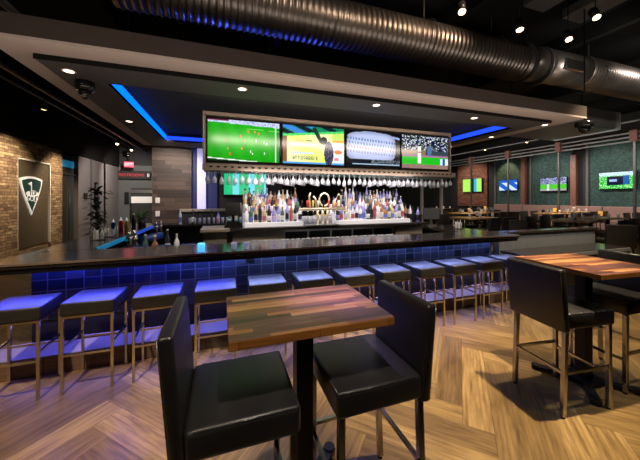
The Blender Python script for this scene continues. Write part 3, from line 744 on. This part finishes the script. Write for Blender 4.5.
# tumblers on the inner worktop
tb = None
for i in range(30):
    x = .35 + i * .082
    if tb is None: tb = tag(M().lathe([(.028, 0), (.034, .13), (.031, .13), (.026, .012)], n=10).obj('tumbler', 'glass', loc=(x, 4.2, .9)), 'clear tumbler in the row behind the bar top', 'glass', 'tumblers on the inner worktop')
    else: dup(tb, (x, 4.2 + .015 * (i % 2), .9))
tb2 = None
for i in range(20):
    x = -.7 + i * .1
    o = dup(tb, (x, 7.0, 1.07), None, 'clear tumbler standing on the rear bar top', 'tumblers on the rear bar top')
# things on the bar
cu = thing('glowing_cup', 'bright cyan glowing tumbler on the inner edge of the bar', 'cup', (-.22, 3.33, 1.07)); M().lathe([(.034, 0), (.038, .09), (.034, .09), (.028, .01)], n=16).obj('cup_body', 'cyan', cu); 
for i, (x, y, c, n) in enumerate([(.26, 3.36, 'glass', 'rocks glass beside the seafoam glass'), (.12, 3.36, 'leaf', 'seafoam tinted glass on the bar')]):
    tag(M().lathe([(.03, 0), (.036, .075), (.032, .075), (.027, .01)], n=14).obj('rocks_glass', 'glass', loc=(x, y, 1.07)), 'clear ' + n if i == 0 else 'second clear ' + n, 'glass')
def bcan(x, y, z, mt, lab, h=.2):
    t = thing('condiment_bottle', lab, 'bottle', (x, y, z), 0, 'squeeze bottles on the bar side')
    M().lathe([(.032, 0), (.034, h * .6), (.03, h * .75)], n=12).obj('bottle_body', mt, t); M().lathe([(.028, h * .75), (.012, h * .85), (.006, h)], n=12).obj('nozzle', 'whitepaint' if mt != 'gloss_black' else 'steel', t)
bcan(-1.72, 5.95, 1.07, 'redp', 'red squeeze bottle on the side bar near the leafy plant', .24)
bcan(-1.62, 5.9, 1.07, 'yellow', 'yellow squeeze bottle on the side bar beside the red one', .24)
bcan(-1.5, 5.85, 1.07, 'gloss_black', 'black pump bottle on the side bar beside the yellow one', .34)
bcan(-1.85, 6.0, 1.07, 'bluemat', 'blue squeeze bottle on the side bar behind the red one', .2)
def caddy(x, y, z, lab):
    t = thing('napkin_caddy', lab, 'caddy', (x, y, z))
    m = M()
    for a in (-.08, .08):
        for b in (-.05, .05): m.tube([(a, b, 0), (a, b, .17)], .006, 6)
    m.box(-.085, .085, -.055, .055, 0, .012).obj('rack', 'steel', t)
    M().box(-.06, -.02, -.04, .04, .013, .13).obj('napkins', 'napkin', t); M().cyl(.04, 0, .013, .12, .024, 10).obj('shaker', 'glass', t)
caddy(-1.62, 4.72, 1.07, 'steel napkin caddy on the side bar nearest the stone wall')
caddy(-1.58, 4.98, 1.07, 'second steel napkin caddy behind the first on the side bar')
# bar mat roll and mixing tools inside the bar
mr = thing('bar_mat_roll', 'rolled blue rubber bar mat on the inner ledge', 'mat', (-1.2, 5.3, .94))
M().tube([(0, -.25, .06), (.18, .25, .06)], .06, 14).obj('roll', 'bluemat', mr)
M().tube([(0, -.253, .06), (.001, -.256, .06)], .03, 12).obj('roll_core', 'black', mr)
for i, (x, y) in enumerate([(-1.22, 4.55), (-1.2, 4.7), (-1.22, 6.2), (-1.18, 6.4)]):
    t = thing('cocktail_shaker', ['steel cocktail shaker at the near end of the inner ledge', 'second steel cocktail shaker on the inner ledge', 'steel cocktail shaker beyond the blue mat roll', 'steel cocktail shaker at the far end of the inner ledge'][i], 'shaker', (x, y, .94))
    M().lathe([(.035, 0), (.045, .15), (.04, .18)], n=14).obj('tin', 'chrome', t); M().lathe([(.04, .18), (.022, .22), (.02, .25), (.0001, .255)], n=14).obj('cap', 'chrome', t)
for i in range(7):
    x, y = -.9 + .2 * i + .06 * (i % 2), 7.1
    bottle(x, y - .08, 1.07, 'on the rear bar top')

for i in range(5):
    bottle(-1.05 + .12 * i, 4.2 - .07 * (i % 3), .9, 'on the inner worktop near the register cabinet')
for i, x in enumerate((-.95, -.7, -.42)):
    t = thing('garnish_tub', ['pale garnish tub on the inner worktop, nearest the stone wall', 'pale garnish tub on the inner worktop, middle one', 'pale garnish tub on the inner worktop, nearest the register'][i], 'tub', (x, 3.98, .9))
    M().box(-.08, .08, -.05, .05, 0, .14, .012).obj('tub_body', 'napkin', t); M().box(-.083, .083, -.053, .053, .14, .16, .006).obj('lid', 'bluemat', t)
# plants
def leafplant(name, x, y, z, n, ln, mt, lab, up=.6, seed=1, wide=.03, stems=0):
    r = random.Random(seed); t = thing(name, lab, 'plant', (x, y, z))
    M().lathe([(.07, 0), (.09, .14), (.08, .14), (.075, .12)], n=16).obj('pot', 'pot', t)
    m = M()
    for i in range(n):
        a = r.uniform(0, 2 * PI); el = r.uniform(up - .35, up + .5); L = ln * r.uniform(.6, 1.1); bz = .13 + (r.uniform(0, stems) if stems else 0)
        d = Vector((math.cos(a), math.sin(a), 0)); s = Vector((-d.y, d.x, 0)); prev = None
        for k in range(6):
            u = k / 5; p = Vector((0, 0, bz)) + d * (L * u * math.cos(el) + .0) + Vector((0, 0, L * (math.sin(el) * u - .45 * u * u)))
            w = wide * math.sin(PI * min(.98, .12 + .85 * u)) 
            cur = (m.b.verts.new(p - s * w), m.b.verts.new(p + s * w))
            if prev: m.b.faces.new((prev[0], prev[1], cur[1], cur[0]))
            prev = cur
    m.obj('foliage', mt, t)
    if stems: M().tube([(0, 0, .1), (.02, 0, stems * .5 + .1), (0, .02, stems + .15)], .012, 6).obj('stem', 'pot', t)
leafplant('potted_plant', -1.62, 6.9, 1.07, 34, .42, 'leaf', 'bright green strappy potted plant on the side bar by the pillar', .7, 2, .014)
leafplant('potted_tree', -3.0, 8.6, 0, 150, .42, 'leafdark', 'dark leafy potted tree standing before the grey wall', .5, 5, .05, 1.75)

# ------------------------------------------------------------------ bar stools
def make_stool():
    t = thing('bar_stool', '', 'stool', (0, 0, 0), 0, 'backless bar stools along the blue tiled bar')
    s = .195
    M().box(-s, s, -s, s, .655, .765, .014, 3).obj('seat', 'stool_leather', t, True)
    m = M(); 
    for sx, sy in ((-1, -1), (1, -1), (1, 1), (-1, 1)): pass
    m.tube([(-s + .008, -s + .008, .757), (s - .008, -s + .008, .757), (s - .008, s - .008, .757), (-s + .008, s - .008, .757)], .004, 6, True).obj('piping', 'welt', t)
    a = s - .016
    for sx in (-1, 1):
        for sy in (-1, 1): M().box(sx * a - .011, sx * a + .011, sy * a - .011, sy * a + .011, 0, .653, .002).obj('leg', 'chrome', t)
    m = M()
    for sx in (-1, 1): m.bar((sx * a, -a, .642), (sx * a, a, .642), .02); m.bar((-a, sx * a, .642), (a, sx * a, .642), .02)
    m.obj('seat_frame', 'chrome', t)
    for sy in (-1, 1): M().bar((-a + .011, sy * a, .32), (a - .011, sy * a, .32), .018).obj('foot_rail', 'chrome', t)
    for sx in (-1, 1): M().bar((sx * a, -a + .011, .38), (sx * a, a - .011, .38), .018).obj('side_rail', 'chrome', t)
    return t
stool = make_stool()
ords = ['first', 'second', 'third', 'fourth', 'fifth', 'sixth', 'seventh', 'eighth', 'ninth', 'tenth', 'eleventh', 'twelfth']
for i in range(12):
    x = -1.095 + .516 * (i - 1); lab = f'black cushioned backless bar stool with chrome frame, {ords[i]} from the stone wall end'
    rz = R([2, -1, 1.5, 0, -1.5, 1, 0, -2, 1, 0, 1.5, -1][i]); o = stool if i == 0 else dup(stool, (0, 0, 0))
    o.location = (x, 3.125 + .012 * ((i * 5) % 3 - 1), 0); o.rotation_euler = (0, 0, rz); o['label'] = lab
    # stools stand before the step: the step's front edge is behind their rear legs

# ------------------------------------------------------------------ high-back bar chairs
def make_chair():
    t = thing('bar_chair', '', 'chair', (0, 0, 0))
    # seat: padded box with a slight crown
    m = M(); m.box(-.225, .225, -.235, .235, .665, .785, .022, 4); o = m.obj('seat', 'leather', t, True)
    M().tube([(.215, -.225, .777), (.215, .225, .777)], .004, 6).tube([(-.19, -.228, .778), (.212, -.228, .778)], .004, 6).tube([(-.19, .228, .778), (.212, .228, .778)], .004, 6).obj('piping', 'welt', o)
    mt = Matrix.Translation((-.245, 0, .645)) @ Matrix.Rotation(R(-5), 4, 'Y')
    bk = M().box(-.026, .03, -.238, .238, 0, .475, .016, 3, mt).obj('backrest', 'leather', t, True)
    def q(x, y, z): return tuple(mt @ Vector((x, y, z)))
    M().tube([q(.022, -.231, .01), q(.022, -.231, .467), q(.022, .231, .467), q(.022, .231, .01)], .004, 6).tube([q(-.021, -.231, .01), q(-.021, -.231, .467), q(-.021, .231, .467), q(-.021, .231, .01)], .004, 6).obj('piping', 'welt', bk)
    for sy in (-1, 1):
        M().bar((.195, sy * .205, .665), (.2, sy * .205, .012), .032, .032, bev=.003).obj('leg', 'darkchrome', t)
        M().bar((-.225, sy * .205, .66), (-.25, sy * .205, .012), .032, .032, bev=.003).obj('leg', 'darkchrome', t)
    for sy in (-1, 1): M().bar((.182, sy * .205, .33), (-.222, sy * .205, .33), .02, .02).obj('side_stretcher', 'darkchrome', t)
    M().bar((.198, -.19, .28), (.198, .19, .28), .02, .02).obj('foot_rail', 'darkchrome', t)
    M().bar((-.238, -.19, .33), (-.238, .19, .33), .02, .02).obj('rear_stretcher', 'darkchrome', t)
    for sx in (-.25, .2):
        for sy in (-1, 1): M().cyl(sx, sy * .205, 0, .012, .014, 10).obj('foot_glide', 'blackmetal', t)
    return t
ch = make_chair()
def put(x, y, rz, lab, group=None):
    if not put.first: o = ch; put.first = True
    else: o = dup(ch, (0, 0, 0))
    o.location = (x, y, 0); o.rotation_euler = (0, 0, rz); o['label'] = lab
    if group: o['group'] = group
    elif 'group' in o: del o['group']
    return o
put.first = False
G1 = 'black leather bar chairs at the butcher block tables'
c1 = put(.085, 1.375, 0, 'black leather bar chair facing the near table, its back toward the stone wall', G1)
put(.70, 1.385, PI, 'black leather bar chair at the near table, its back toward the second table', G1)
c3 = put(2.69, 1.6, R(-7), 'black leather bar chair at the second table, showing its back panel', G1)
put(3.42, 1.63, PI + R(-2), 'black leather bar chair tucked on the far side of the second table', G1)

# ------------------------------------------------------------------ high tables
def make_table(w, d, lab, loc, rz):
    t = thing('bar_table', lab, 'table', loc, rz, 'butcher block bar tables')
    tp = M().box(-w / 2, w / 2, -d / 2, d / 2, 1.03, 1.07, .003, 2).obj('table_top', ['butcher', 'butcher_edge'], t)
    for p in tp.data.polygons:
        if abs(p.normal.z) < .6: p.material_index = 1
    M().box(-.045, .045, -.045, .045, .03, 1.02, .004).obj('column', 'blackmetal', t)
    M().box(-.2, .2, -.2, .2, 1.018, 1.03).obj('mounting_plate', 'blackmetal', t)
    m = M()
    for a in (R(45), R(-45)):
        m.bar((-.36 * math.cos(a), -.36 * math.sin(a), .028), (.36 * math.cos(a), .36 * math.sin(a), .028), .07, .02)
    m.box(-.12, .12, -.12, .12, .02, .045, .004); m.obj('cross_base', 'blackmetal', t)
    for sx in (-1, 1):
        for sy in (-1, 1): M().cyl(sx * .245, sy * .245, 0, .045, .035, 14).obj('foot_glide', 'blackmetal', t)
    return t
make_table(.775, .56, 'nearest butcher block bar table with warm glossy top, between two chairs', (.408, 1.475, 0), 0)
t2 = make_table(.74, .72, 'dark butcher block bar table behind the chair back, second table', (3.09, 1.66, 0), R(-5))

# ------------------------------------------------------------------ dining area beyond the bar
def make_simple_table():
    t = thing('dining_table', '', 'table', (0, 0, 0), 0, 'tables in the dining area')
    M().box(-.6, .6, -.38, .38, 1.03, 1.07, .004).obj('table_top', 'tan_top', t)
    for x in (-.4, .4):
        M().box(x - .035, x + .035, -.035, .035, .02, 1.03).obj('column', 'blackmetal', t); M().box(x - .05, x + .05, -.28, .28, 0, .02).obj('foot_bar', 'blackmetal', t)
    return t
dt = make_simple_table(); first = True
spots = [(12.0, 7.4, 0, 'oak topped high table under the stadium crowd television'), (10.6, 5.3, 0, 'oak topped high table nearest the widest green bay'), (9.0, 8.6, 0, 'oak topped high table between bar and brick bay'),
         (7.2, 6.6, 0, 'oak topped high table just past the bar end'), (11.9, 10.4, 0, 'oak topped high table by the middle wall column'), (11.2, 12.5, 0, 'oak topped high table before the brick bay'),
         (7.0, 10.6, 0, 'oak topped high table far behind the bar end'), (14.1, 5.2, 0, 'oak topped high table at the near banquette end'), (8.7, 12.9, 0, 'oak topped high table deep at the back of the room'),
         (8.9, 5.0, R(20), 'oak topped high table just beyond the grey partition'), (10.6, 9.0, 0, 'oak topped high table in the middle of the dining area'), (6.2, 8.6, 0, 'oak topped high table behind the pale column'), (14.2, 8.0, 0, 'oak topped high table beside the long banquette')]
k = 0
for i, (x, y, rz, lab) in enumerate(spots):
    o = dt if i == 0 else dup(dt, (0, 0, 0)); o.location = (x, y, 0); o.rotation_euler = (0, 0, rz); o['label'] = lab
    for q, (dx, dy, r) in enumerate([(-.3, -.62, R(90)), (.3, -.62, R(90)), (-.3, .62, R(-90)), (.3, .62, R(-90))]):
        if (i * 3 + q) % 7 == 6: continue
        put(x + dx, y + dy, r + R(random.uniform(-8, 8)), 'black bar chair, ' + ['near side first', 'near side second', 'far side first', 'far side second'][q] + ' seat, ' + lab.replace('oak topped ', ''), 'bar chairs in the dining area')
    c = thing('menu_lamp', 'small lamp on the ' + lab.replace('oak topped ', ''), 'lamp', (x + .15, y + .05, 1.07), 0, 'amber lamps on the dining tables')
    M().lathe([(.04, 0), (.04, .02), (.015, .03), (.015, .04)], n=12).obj('base', 'blackmetal', c); M().lathe([(.04, .04), (.055, .15), (.05, .18)], n=12).obj('lamp_shade', 'orange' if i in (0, 1, 4) else 'napkin', c)
    for q, (dx, dy) in enumerate(((-.42, -.2), (.42, .22), (-.05, -.24), (.45, -.22))):
        dup(tb, (x + dx, y + dy, 1.07), None, ['clear tumbler, front corner', 'clear tumbler, rear corner', 'clear tumbler, front middle', 'clear tumbler, front end'][q] + ', ' + lab.replace('oak topped ', ''), 'glasses on the dining tables')
    if i % 2 == 0:
        caddy(x - .25, y + .05, 1.07, 'steel napkin caddy on the ' + lab.replace('oak topped ', ''))
# closer dark chairs right of the low counter
put(7.68, 3.62, R(50), 'black bar chair standing alone beyond the grey steel partition')
put(8.9, 3.7, R(60), 'black bar chair beside the one beyond the steel partition')
put(6.9, 5.3, R(80), 'black bar chair between the bar end and the dining tables')
for c_, s_ in ((c1, 1.028), (c3, 1.0)):
    for k_ in kids(c_):
        if k_.name.startswith('backrest'): k_.scale = (1, 1, s_)
# banquette on the right wall
bq = thing('banquette', 'long blush upholstered banquette under the green wall bays', 'banquette', (15.4, 0, 0))
for a in range(6):
    y0 = 2.5 + a * 1.75
    M().box(.25, .55, y0, y0 + 1.72, 0, 1.28, .03).obj('back_cushion', 'booth', bq); M().box(-.3, .25, y0, y0 + 1.72, .3, .72, .03).obj('seat_cushion', 'booth', bq)
M().box(-.25, .5, 2.5, 13.0, 0, .3).obj('plinth', 'darkwall', bq)
# rail screen with posts
rl = thing('rail_screen', 'three grey steel rails on slim posts crossing before the green wall', 'rail', (13.0, 0, 0))
m = M()
for z in (3.84, 3.7, 3.56): m.bar((0, 3.0, z), (0, 14.4, z), .05, .05)
m.obj('rail', 'conduit', rl)
for y in (5.56, 7.82, 10.0, 12.15):
    M().box(-.03, .03, y - .03, y + .03, 0, 3.53).obj('post', 'conduit', rl); M().box(-.1, .1, y - .1, y + .1, 3.53, 3.92, .01).obj('post_cap', 'rosewood', rl)
# dark posts near the end of bar
for i, (x, y, w, lab) in enumerate([(7.75, 8.6, .07, 'slim white column behind the end of the screen housing, nearer the brick bay'), (6.87, 8.6, .07, 'slim white column behind the end of the screen housing, nearer the bottles')]):
    t = thing('steel_column', lab, 'column', (x, y, 0)); M().box(-.04, .04, -.04, .04, 0, H).obj('shaft', 'napkin', t); M().box(-.08, .08, -.08, .08, 0, .02).obj('base_plate', 'steel', t)
# service station behind the bar's far end: monitor, coffee equipment
ws = thing('service_monitor', 'pale grey point of sale monitor on the far side bar', 'monitor', (4.15, 4.9, 1.07), R(-20))
M().box(-.09, .09, -.08, .08, 0, .02, .004).obj('base', 'steel', ws); M().box(-.02, .02, -.01, .03, .02, .16).obj('stem', 'steel', ws); M().box(-.17, .17, -.02, .02, .13, .36, .01).obj('monitor', 'graymetal', ws)
for i, (x, y) in enumerate([(4.1, 5.6), (4.15, 6.2), (4.1, 6.8), (4.2, 4.2)]): caddy(x, y, 1.07, 'steel napkin caddy on the far side bar, ' + ['behind the grey monitor', 'midway to the rear bar', 'at the rear corner', 'in front of the grey monitor'][i])
sk = thing('back_station', 'dark service cabinet with tan shelf left of the navy wall base', 'cabinet', (-.35, 8.1, 0))
M().box(-.65, .75, -.2, .18, 0, 1.3).obj('carcass', 'darkwall', sk); M().box(-.68, .78, -.24, .2, 1.3, 1.36, .006).obj('shelf_top', 'cream', sk)
sk['label'] = 'dark service cabinet with pale shelf at the foot of the lilac column'

# ------------------------------------------------------------------ ceiling services
def spiral(name, x0, x1, y, z, r, parent, pitch=.09):
    n = int((x1 - x0) / pitch); pts = []; rs = []
    for i in range(n):
        x = x0 + i * pitch
        for dx, q in ((0, 0), (pitch * .6, 0), (pitch * .72, .02), (pitch * .88, .02)): pts.append((x + dx, y, z)); rs.append(r + q)
    return M().tube(pts, rs, 30).obj(name, 'duct', parent)
dct = thing('spiral_duct', 'large round spiral steel duct running above the bar canopy', 'duct', (0, 0, 0))
spiral('duct_run', -1.3, 5.7, 4.2, 4.42, .33, dct)
M().tube([(6.35, 4.2, 4.47), (7.6, 4.2, 4.49)], .335, 30).obj('plain_run', 'duct', dct)
spiral('duct_run', 7.6, 13.5, 4.2, 4.5, .33, dct)
M().tube([(5.65, 4.2, 4.42), (6.4, 4.2, 4.47)], .34, 30).obj('coupling', 'duct', dct)
for x in (5.75, 6.2): M().tube([(x, 4.2, 4.42), (x + .06, 4.2, 4.43)], .385, 30).obj('flange_ring', 'graymetal', dct)
M().box(6.6, 7.2, 3.83, 3.9, 4.3, 4.5, .01).obj('access_panel', 'steel', dct)
for x in (.2, 1.6, 3.4, 5.0, 8.0, 10.5): M().tube([(x, 4.2 + .36 * math.cos(a), 4.44 + .36 * math.sin(a)) for a in [2 * PI * i / 24 for i in range(24)]], .008, 5, True).box(x - .01, x + .01, 4.19, 4.21, 4.79, H).obj('hanger_strap', 'graymetal', dct)
for i in range(3): tag(M().tube([(-4.9, 3.9 + i * .34, 4.55), (-1.4, 3.9 + i * .34, 4.5)], .045, 10).obj('conduit_pipe', 'conduit'), ['grey overhead pipe nearest the canopy front', 'grey overhead pipe between the two other pipes', 'grey overhead pipe farthest behind the canopy front'][i], 'pipe')
for i, x in enumerate((-2.5, -3.0, -3.7, -4.3)): tag(M().tube([(x, -1, 4.0 + .15 * (i % 2)), (x, 16.5, 4.0 + .15 * (i % 2))], .03 if i % 2 else .045, 8).obj('ceiling_conduit', 'conduit' if i % 2 == 0 else 'graymetal'),
    'long dark ceiling conduit, ' + ['closest to the bar canopy', 'second from the bar canopy', 'second from the stone wall', 'closest to the stone wall'][i], 'conduit')
for i, (x0, y0) in enumerate([(4.9, 2.0), (5.9, 2.0)]):
    tag(M().box(x0, x0 + .5, 1.4, 3.5, 4.95, 5.12, .01).obj('ceiling_box_duct', 'graymetal'), ['flat grey rectangular duct above the canopy corner, nearer one', 'flat grey rectangular duct above the canopy corner, farther one'][i], 'duct')
for i, (x, z, rr_) in enumerate([(7.2, 3.95, .035), (8.3, 3.8, .05), (9.4, 3.9, .03), (10.6, 3.75, .04), (11.6, 3.95, .03)]):
    tag(M().tube([(x, 4.8 if x < 7.4 or x > 10.9 else 6.7, z), (x, 16.5, z)], rr_, 8).tube([(x, 8, z), (x, 8, H)], .008, 5).tube([(x, 14, z), (x, 14, H)], .008, 5).obj('overhead_pipe', 'graymetal' if i % 2 else 'conduit'),
        'dark overhead pipe over the dining area, ' + ['first', 'second', 'third', 'fourth', 'fifth'][i] + ' from the bar canopy', 'pipe')
for i, x in enumerate(range(-5, 16, 3)):
    struct(M().box(x, x + .12, -3.4, 16.8, 4.85, 5.19).obj('ceiling_joist', 'black'))
tag(M().box(7.4, 10.8, 4.9, 6.6, 3.6, 4.1, .02).obj('air_handler', 'graymetal'), 'dark grey air handling box hung beyond the canopy corner', 'air handler')
for a in (7.6, 10.6):
    M().tube([(a, 5.75, 4.1), (a, 5.75, H)], .015, 6).obj('hanger_rod', 'black', [o for o in C.objects if o.name == 'air_handler'][0])

def track_light(x, y, z, tgt, lab, on=True, top=None, mtl='warmwhite', r=.06, first={}):
    t = thing('track_spotlight', lab, 'spotlight', (x, y, z), 0, 'track spotlights under the black ceiling')
    M().tube([(0, 0, .05), (0, 0, (top or H) - z)], .008, 6).obj('drop_rod', 'black', t)
    d = (Vector(tgt) - Vector((x, y, z))).normalized()
    h = M().tube([tuple(-d * .12), tuple(d * .05)], r, 14).obj('can', 'blackmetal', t)
    M().tube([tuple(d * .052), tuple(d * .056)], r * .82, 14).obj('lens', mtl, h)
    return t
track_light(3.3, 3.25, 4.4, (2.0, 1.6, 0), 'lit track spotlight above the big spiral duct, over the tap tower')
track_light(4.4, 3.2, 4.33, (4.0, 2.2, 0), 'track spotlight beside the duct coupling ring')
track_light(5.55, 3.2, 4.38, (4.4, 1.4, 0), 'brightest lit track spotlight past the duct coupling')
track_light(5.5, 2.8, 4.5, (4.6, .8, 0), 'lit track spotlight near the flat rectangular ducts')
track_light(-4.2, 8.9, 3.9, (-4.9, 9.5, 1.5), 'lit spotlight shining on the stone feature wall')
track_light(-4.0, 13.4, 3.85, (-3.5, 11, 0), 'lit spotlight before the grey plaster wall')
track_light(-3.9, 14.9, 3.85, (-3.5, 12, 0), 'lit spotlight deep in the restroom corridor')
track_light(-4.3, 15.9, 3.75, (-4.3, 16.8, 2), 'lit spotlight above the restroom sign')
track_light(14.9, 12.2, 4.1, (15.9, 12.2, 3), 'lit spotlight washing the narrow green bay')
for i, y in enumerate((4.6, 6.5, 8.9, 11.0)): track_light(12.7, y, 4.15, (11.5, y, 0), f'lit spotlight hung along the steel rails, {ords[i]} from the near end', r=.05)
for i, (x, y) in enumerate([(8.5, 9.0), (9.0, 11.5), (7.5, 13.5)]): track_light(x, y, 4.0, (x, y, 0), 'lit spotlight over the dining area, ' + ['nearest the bar', 'midway to the brick bay', 'deepest in the room'][i], r=.05)
track_light(1.7, 2.9, 5.0, (1.7, 2, 0), 'lit ceiling spotlight above the middle of the spiral duct')

# ------------------------------------------------------------------ lights
def spot(loc, tgt, e, size=60, col=(1, .8, .56), blend=.5, rad=.06):
    l = bpy.data.lights.new('spot', 'SPOT'); l.energy = e; l.color = col; l.spot_size = R(size); l.spot_blend = blend; l.shadow_soft_size = rad
    o = bpy.data.objects.new('spot_lamp', l); C.objects.link(o); o.location = loc
    o.rotation_euler = (Vector(tgt) - Vector(loc)).to_track_quat('-Z', 'Y').to_euler(); return o
def area(loc, rot, sx, sy, e, col):
    l = bpy.data.lights.new('area', 'AREA'); l.shape = 'RECTANGLE'; l.size = sx; l.size_y = sy; l.energy = e; l.color = col
    o = bpy.data.objects.new('area_lamp', l); C.objects.link(o); o.location = loc; o.rotation_euler = rot; return o
BL = (.10, .16, 1.0)
# floor pools
WM = (1, .76, .50)
spot((2.9, 1.2, 4.7), (2.15, 2.1, 0), 1600, 38, WM, .6, rad=.05)
spot((-1.7, .8, 4.6), (-1.5, 2.0, 0), 850, 50, WM, .6, rad=.05)
spot((.5, .2, 4.5), (.6, 1.7, .9), 400, 40, (1, .84, .68), .6, rad=.1)
spot((4.4, 2.6, 4.5), (3.6, 2.1, 0), 600, 44, WM, .7, rad=.05)
spot((3.3, .4, 4.5), (3.1, 1.7, 1), 230, 26, (1, .84, .66), .6, rad=.06)
spot((6.2, 2.2, 4.4), (6.0, 3.0, 0), 600, 70, WM, .6, rad=.08)
# bar underlight
def sp(o, a): o.data.spread = R(a); return o
area((-.9, 3.54, .985), (R(8), 0, 0), 2.0, .03, 8, (.05, .07, 1.0))
area((1.9, 3.54, .985), (R(8), 0, 0), 4.8, .03, 14, (.30, .40, 1.0))
sp(area((-.95, 3.29, .968), (R(-34), 0, 0), 2.1, .05, 17, (.06, .07, 1.0)), 100)
sp(area((1.9, 3.29, .968), (R(-34), 0, 0), 4.8, .05, 15, (.30, .38, 1.0)), 100)
# step light
area((-.2, 3.585, .40), (R(-25), 0, 0), 3.6, .04, 5.0, (.26, .2, 1.0))
area((3.0, 3.585, .40), (R(-25), 0, 0), 2.6, .04, 4.0, (.55, .42, 1.0))
sp(area((1.2, 3.315, .15), (R(-40), 0, 0), 6.8, .02, 1.6, (.42, .28, 1.0)), 110)  # added lamp for the purple glow on the floor before the step
# cool glow on stool tops
sp(area((1.6, 3.2, 2.92), (0, 0, 0), 6.0, .1, 13, (.36, .42, 1.0)), 50)
spot((.55, 2.6, 3.4), (.62, 1.62, 1.07), 600, 15, (.5, .32, 1.0), .9, rad=.1)  # added purple lamp, stands in for the reflections on the near table top
spot((.8, 6.4, 3.3), (.8, 4.4, 4.2), 60, 120, (.05, .1, 1.0), .8, rad=.1)  # added blue lamp over the canopy, tints the duct underside
# canopy downlights onto bar, then area lamps onto rack and back bar
for x in (-1.49, .22, 2.03, 3.86): spot((x, 3.5, 2.9), (x, 3.6, 1), 45, 80, rad=.04)
area((2.1, 3.75, 2.75), (R(62), 0, 0), 4.6, .1, 34, (1, .85, .72))  # added lamp with no fixture, brightens the screen housing and glass rack
area((1.9, 4.4, 2.05), (R(35), 0, 0), 3.2, .1, 22, (1, .88, .82))
area((1.9, 5.9, 2.9), (0, 0, 0), 4, 1.5, 45, (.95, .88, 1))
# added upward lamp in place of floor bounce, washing band & soffit
area((1.9, 1.9, 1.95), (R(180), 0, 0), 8.5, 1.0, 75, (1, .84, .72))
# stone wall, corridor, right wall
spot((-3.6, 8.8, 3.1), (-5.1, 9.0, 1.9), 260, 90, (1, .78, .52), .7)
spot((-3.6, 10.9, 3.1), (-5.1, 11.3, 1.8), 260, 80, (1, .78, .52), .7)
spot((-3.6, 6.3, 3.1), (-5.1, 6.6, 1.9), 160, 90, (1, .78, .52), .7)
spot((-3.0, 12.8, 3.1), (-5.0, 14.2, 1.8), 260, 100, (1, .88, .8), .7)
spot((-3.6, 14.2, 3.6), (-4.6, 16.9, 1.8), 380, 100, (1, .92, .85), .7)
spot((-1.2, 6.9, 2.9), (-1.3, 8.5, 1.9), 190, 85, (1, .85, .75), .7)
spot((15.1, 12.3, 4.0), (15.98, 12.3, 3.0), 110, 70, (1, .72, .40), .5)
for y in (5.0, 7.5, 10.0, 14.8): spot((13.6, y, 4.0), (16, y, 1.8), 270, 95, (1, .93, .85), .7)
for x, y in ((12.0, 7.4), (10.6, 5.3), (9.0, 8.6), (7.6, 5.0), (11.2, 12.0), (14.0, 8.5), (7.2, 6.8)): spot((x, y, 4.1), (x, y, 1), 600, 55, (1, .76, .46), .5)
area((10.5, 8.5, 3.4), (0, R(-90), 0), .3, 10, 90, (1, .93, .86))  # added lamp that brightens the rails and posts
spot((5.6, 2.0, 2.9), (5.6, 3.6, .9), 160, 80, (1, .93, .86), .6)  # added lamp that brightens the grey partition
# duct highlights
spot((3.3, 2.6, 4.9), (2.9, 4.2, 4.4), 75, 100, (1, .70, .48), .7)
spot((6.6, 2.4, 4.0), (7.4, 4.2, 4.4), 80, 100, (1, .9, .8), .7)
spot((9.0, 2.4, 4.9), (9.5, 4.2, 4.4), 130, 100, (1, .9, .8), .7)
spot((.4, 2.2, 4.9), (.6, 4.2, 4.4), 50, 100, (1, .75, .58), .7)
spot((-2.6, 2.6, 4.9), (-2.8, 4.4, 4.5), 60, 95, (.9, .88, .85), .7)

w = bpy.data.worlds.new('world'); bpy.context.scene.world = w; w.use_nodes = True
w.node_tree.nodes['Background'].inputs[0].default_value = (.5, .45, .45, 1); w.node_tree.nodes['Background'].inputs[1].default_value = .02
sc = bpy.context.scene
sc.view_settings.view_transform = 'Standard'; sc.view_settings.exposure = 0
try:
    sc.cycles.use_denoising = True; sc.cycles.max_bounces = 6; sc.cycles.sample_clamp_indirect = 4; sc.cycles.transparent_max_bounces = 12
    sc.cycles.caustics_reflective = False; sc.cycles.caustics_refractive = False
except Exception: pass
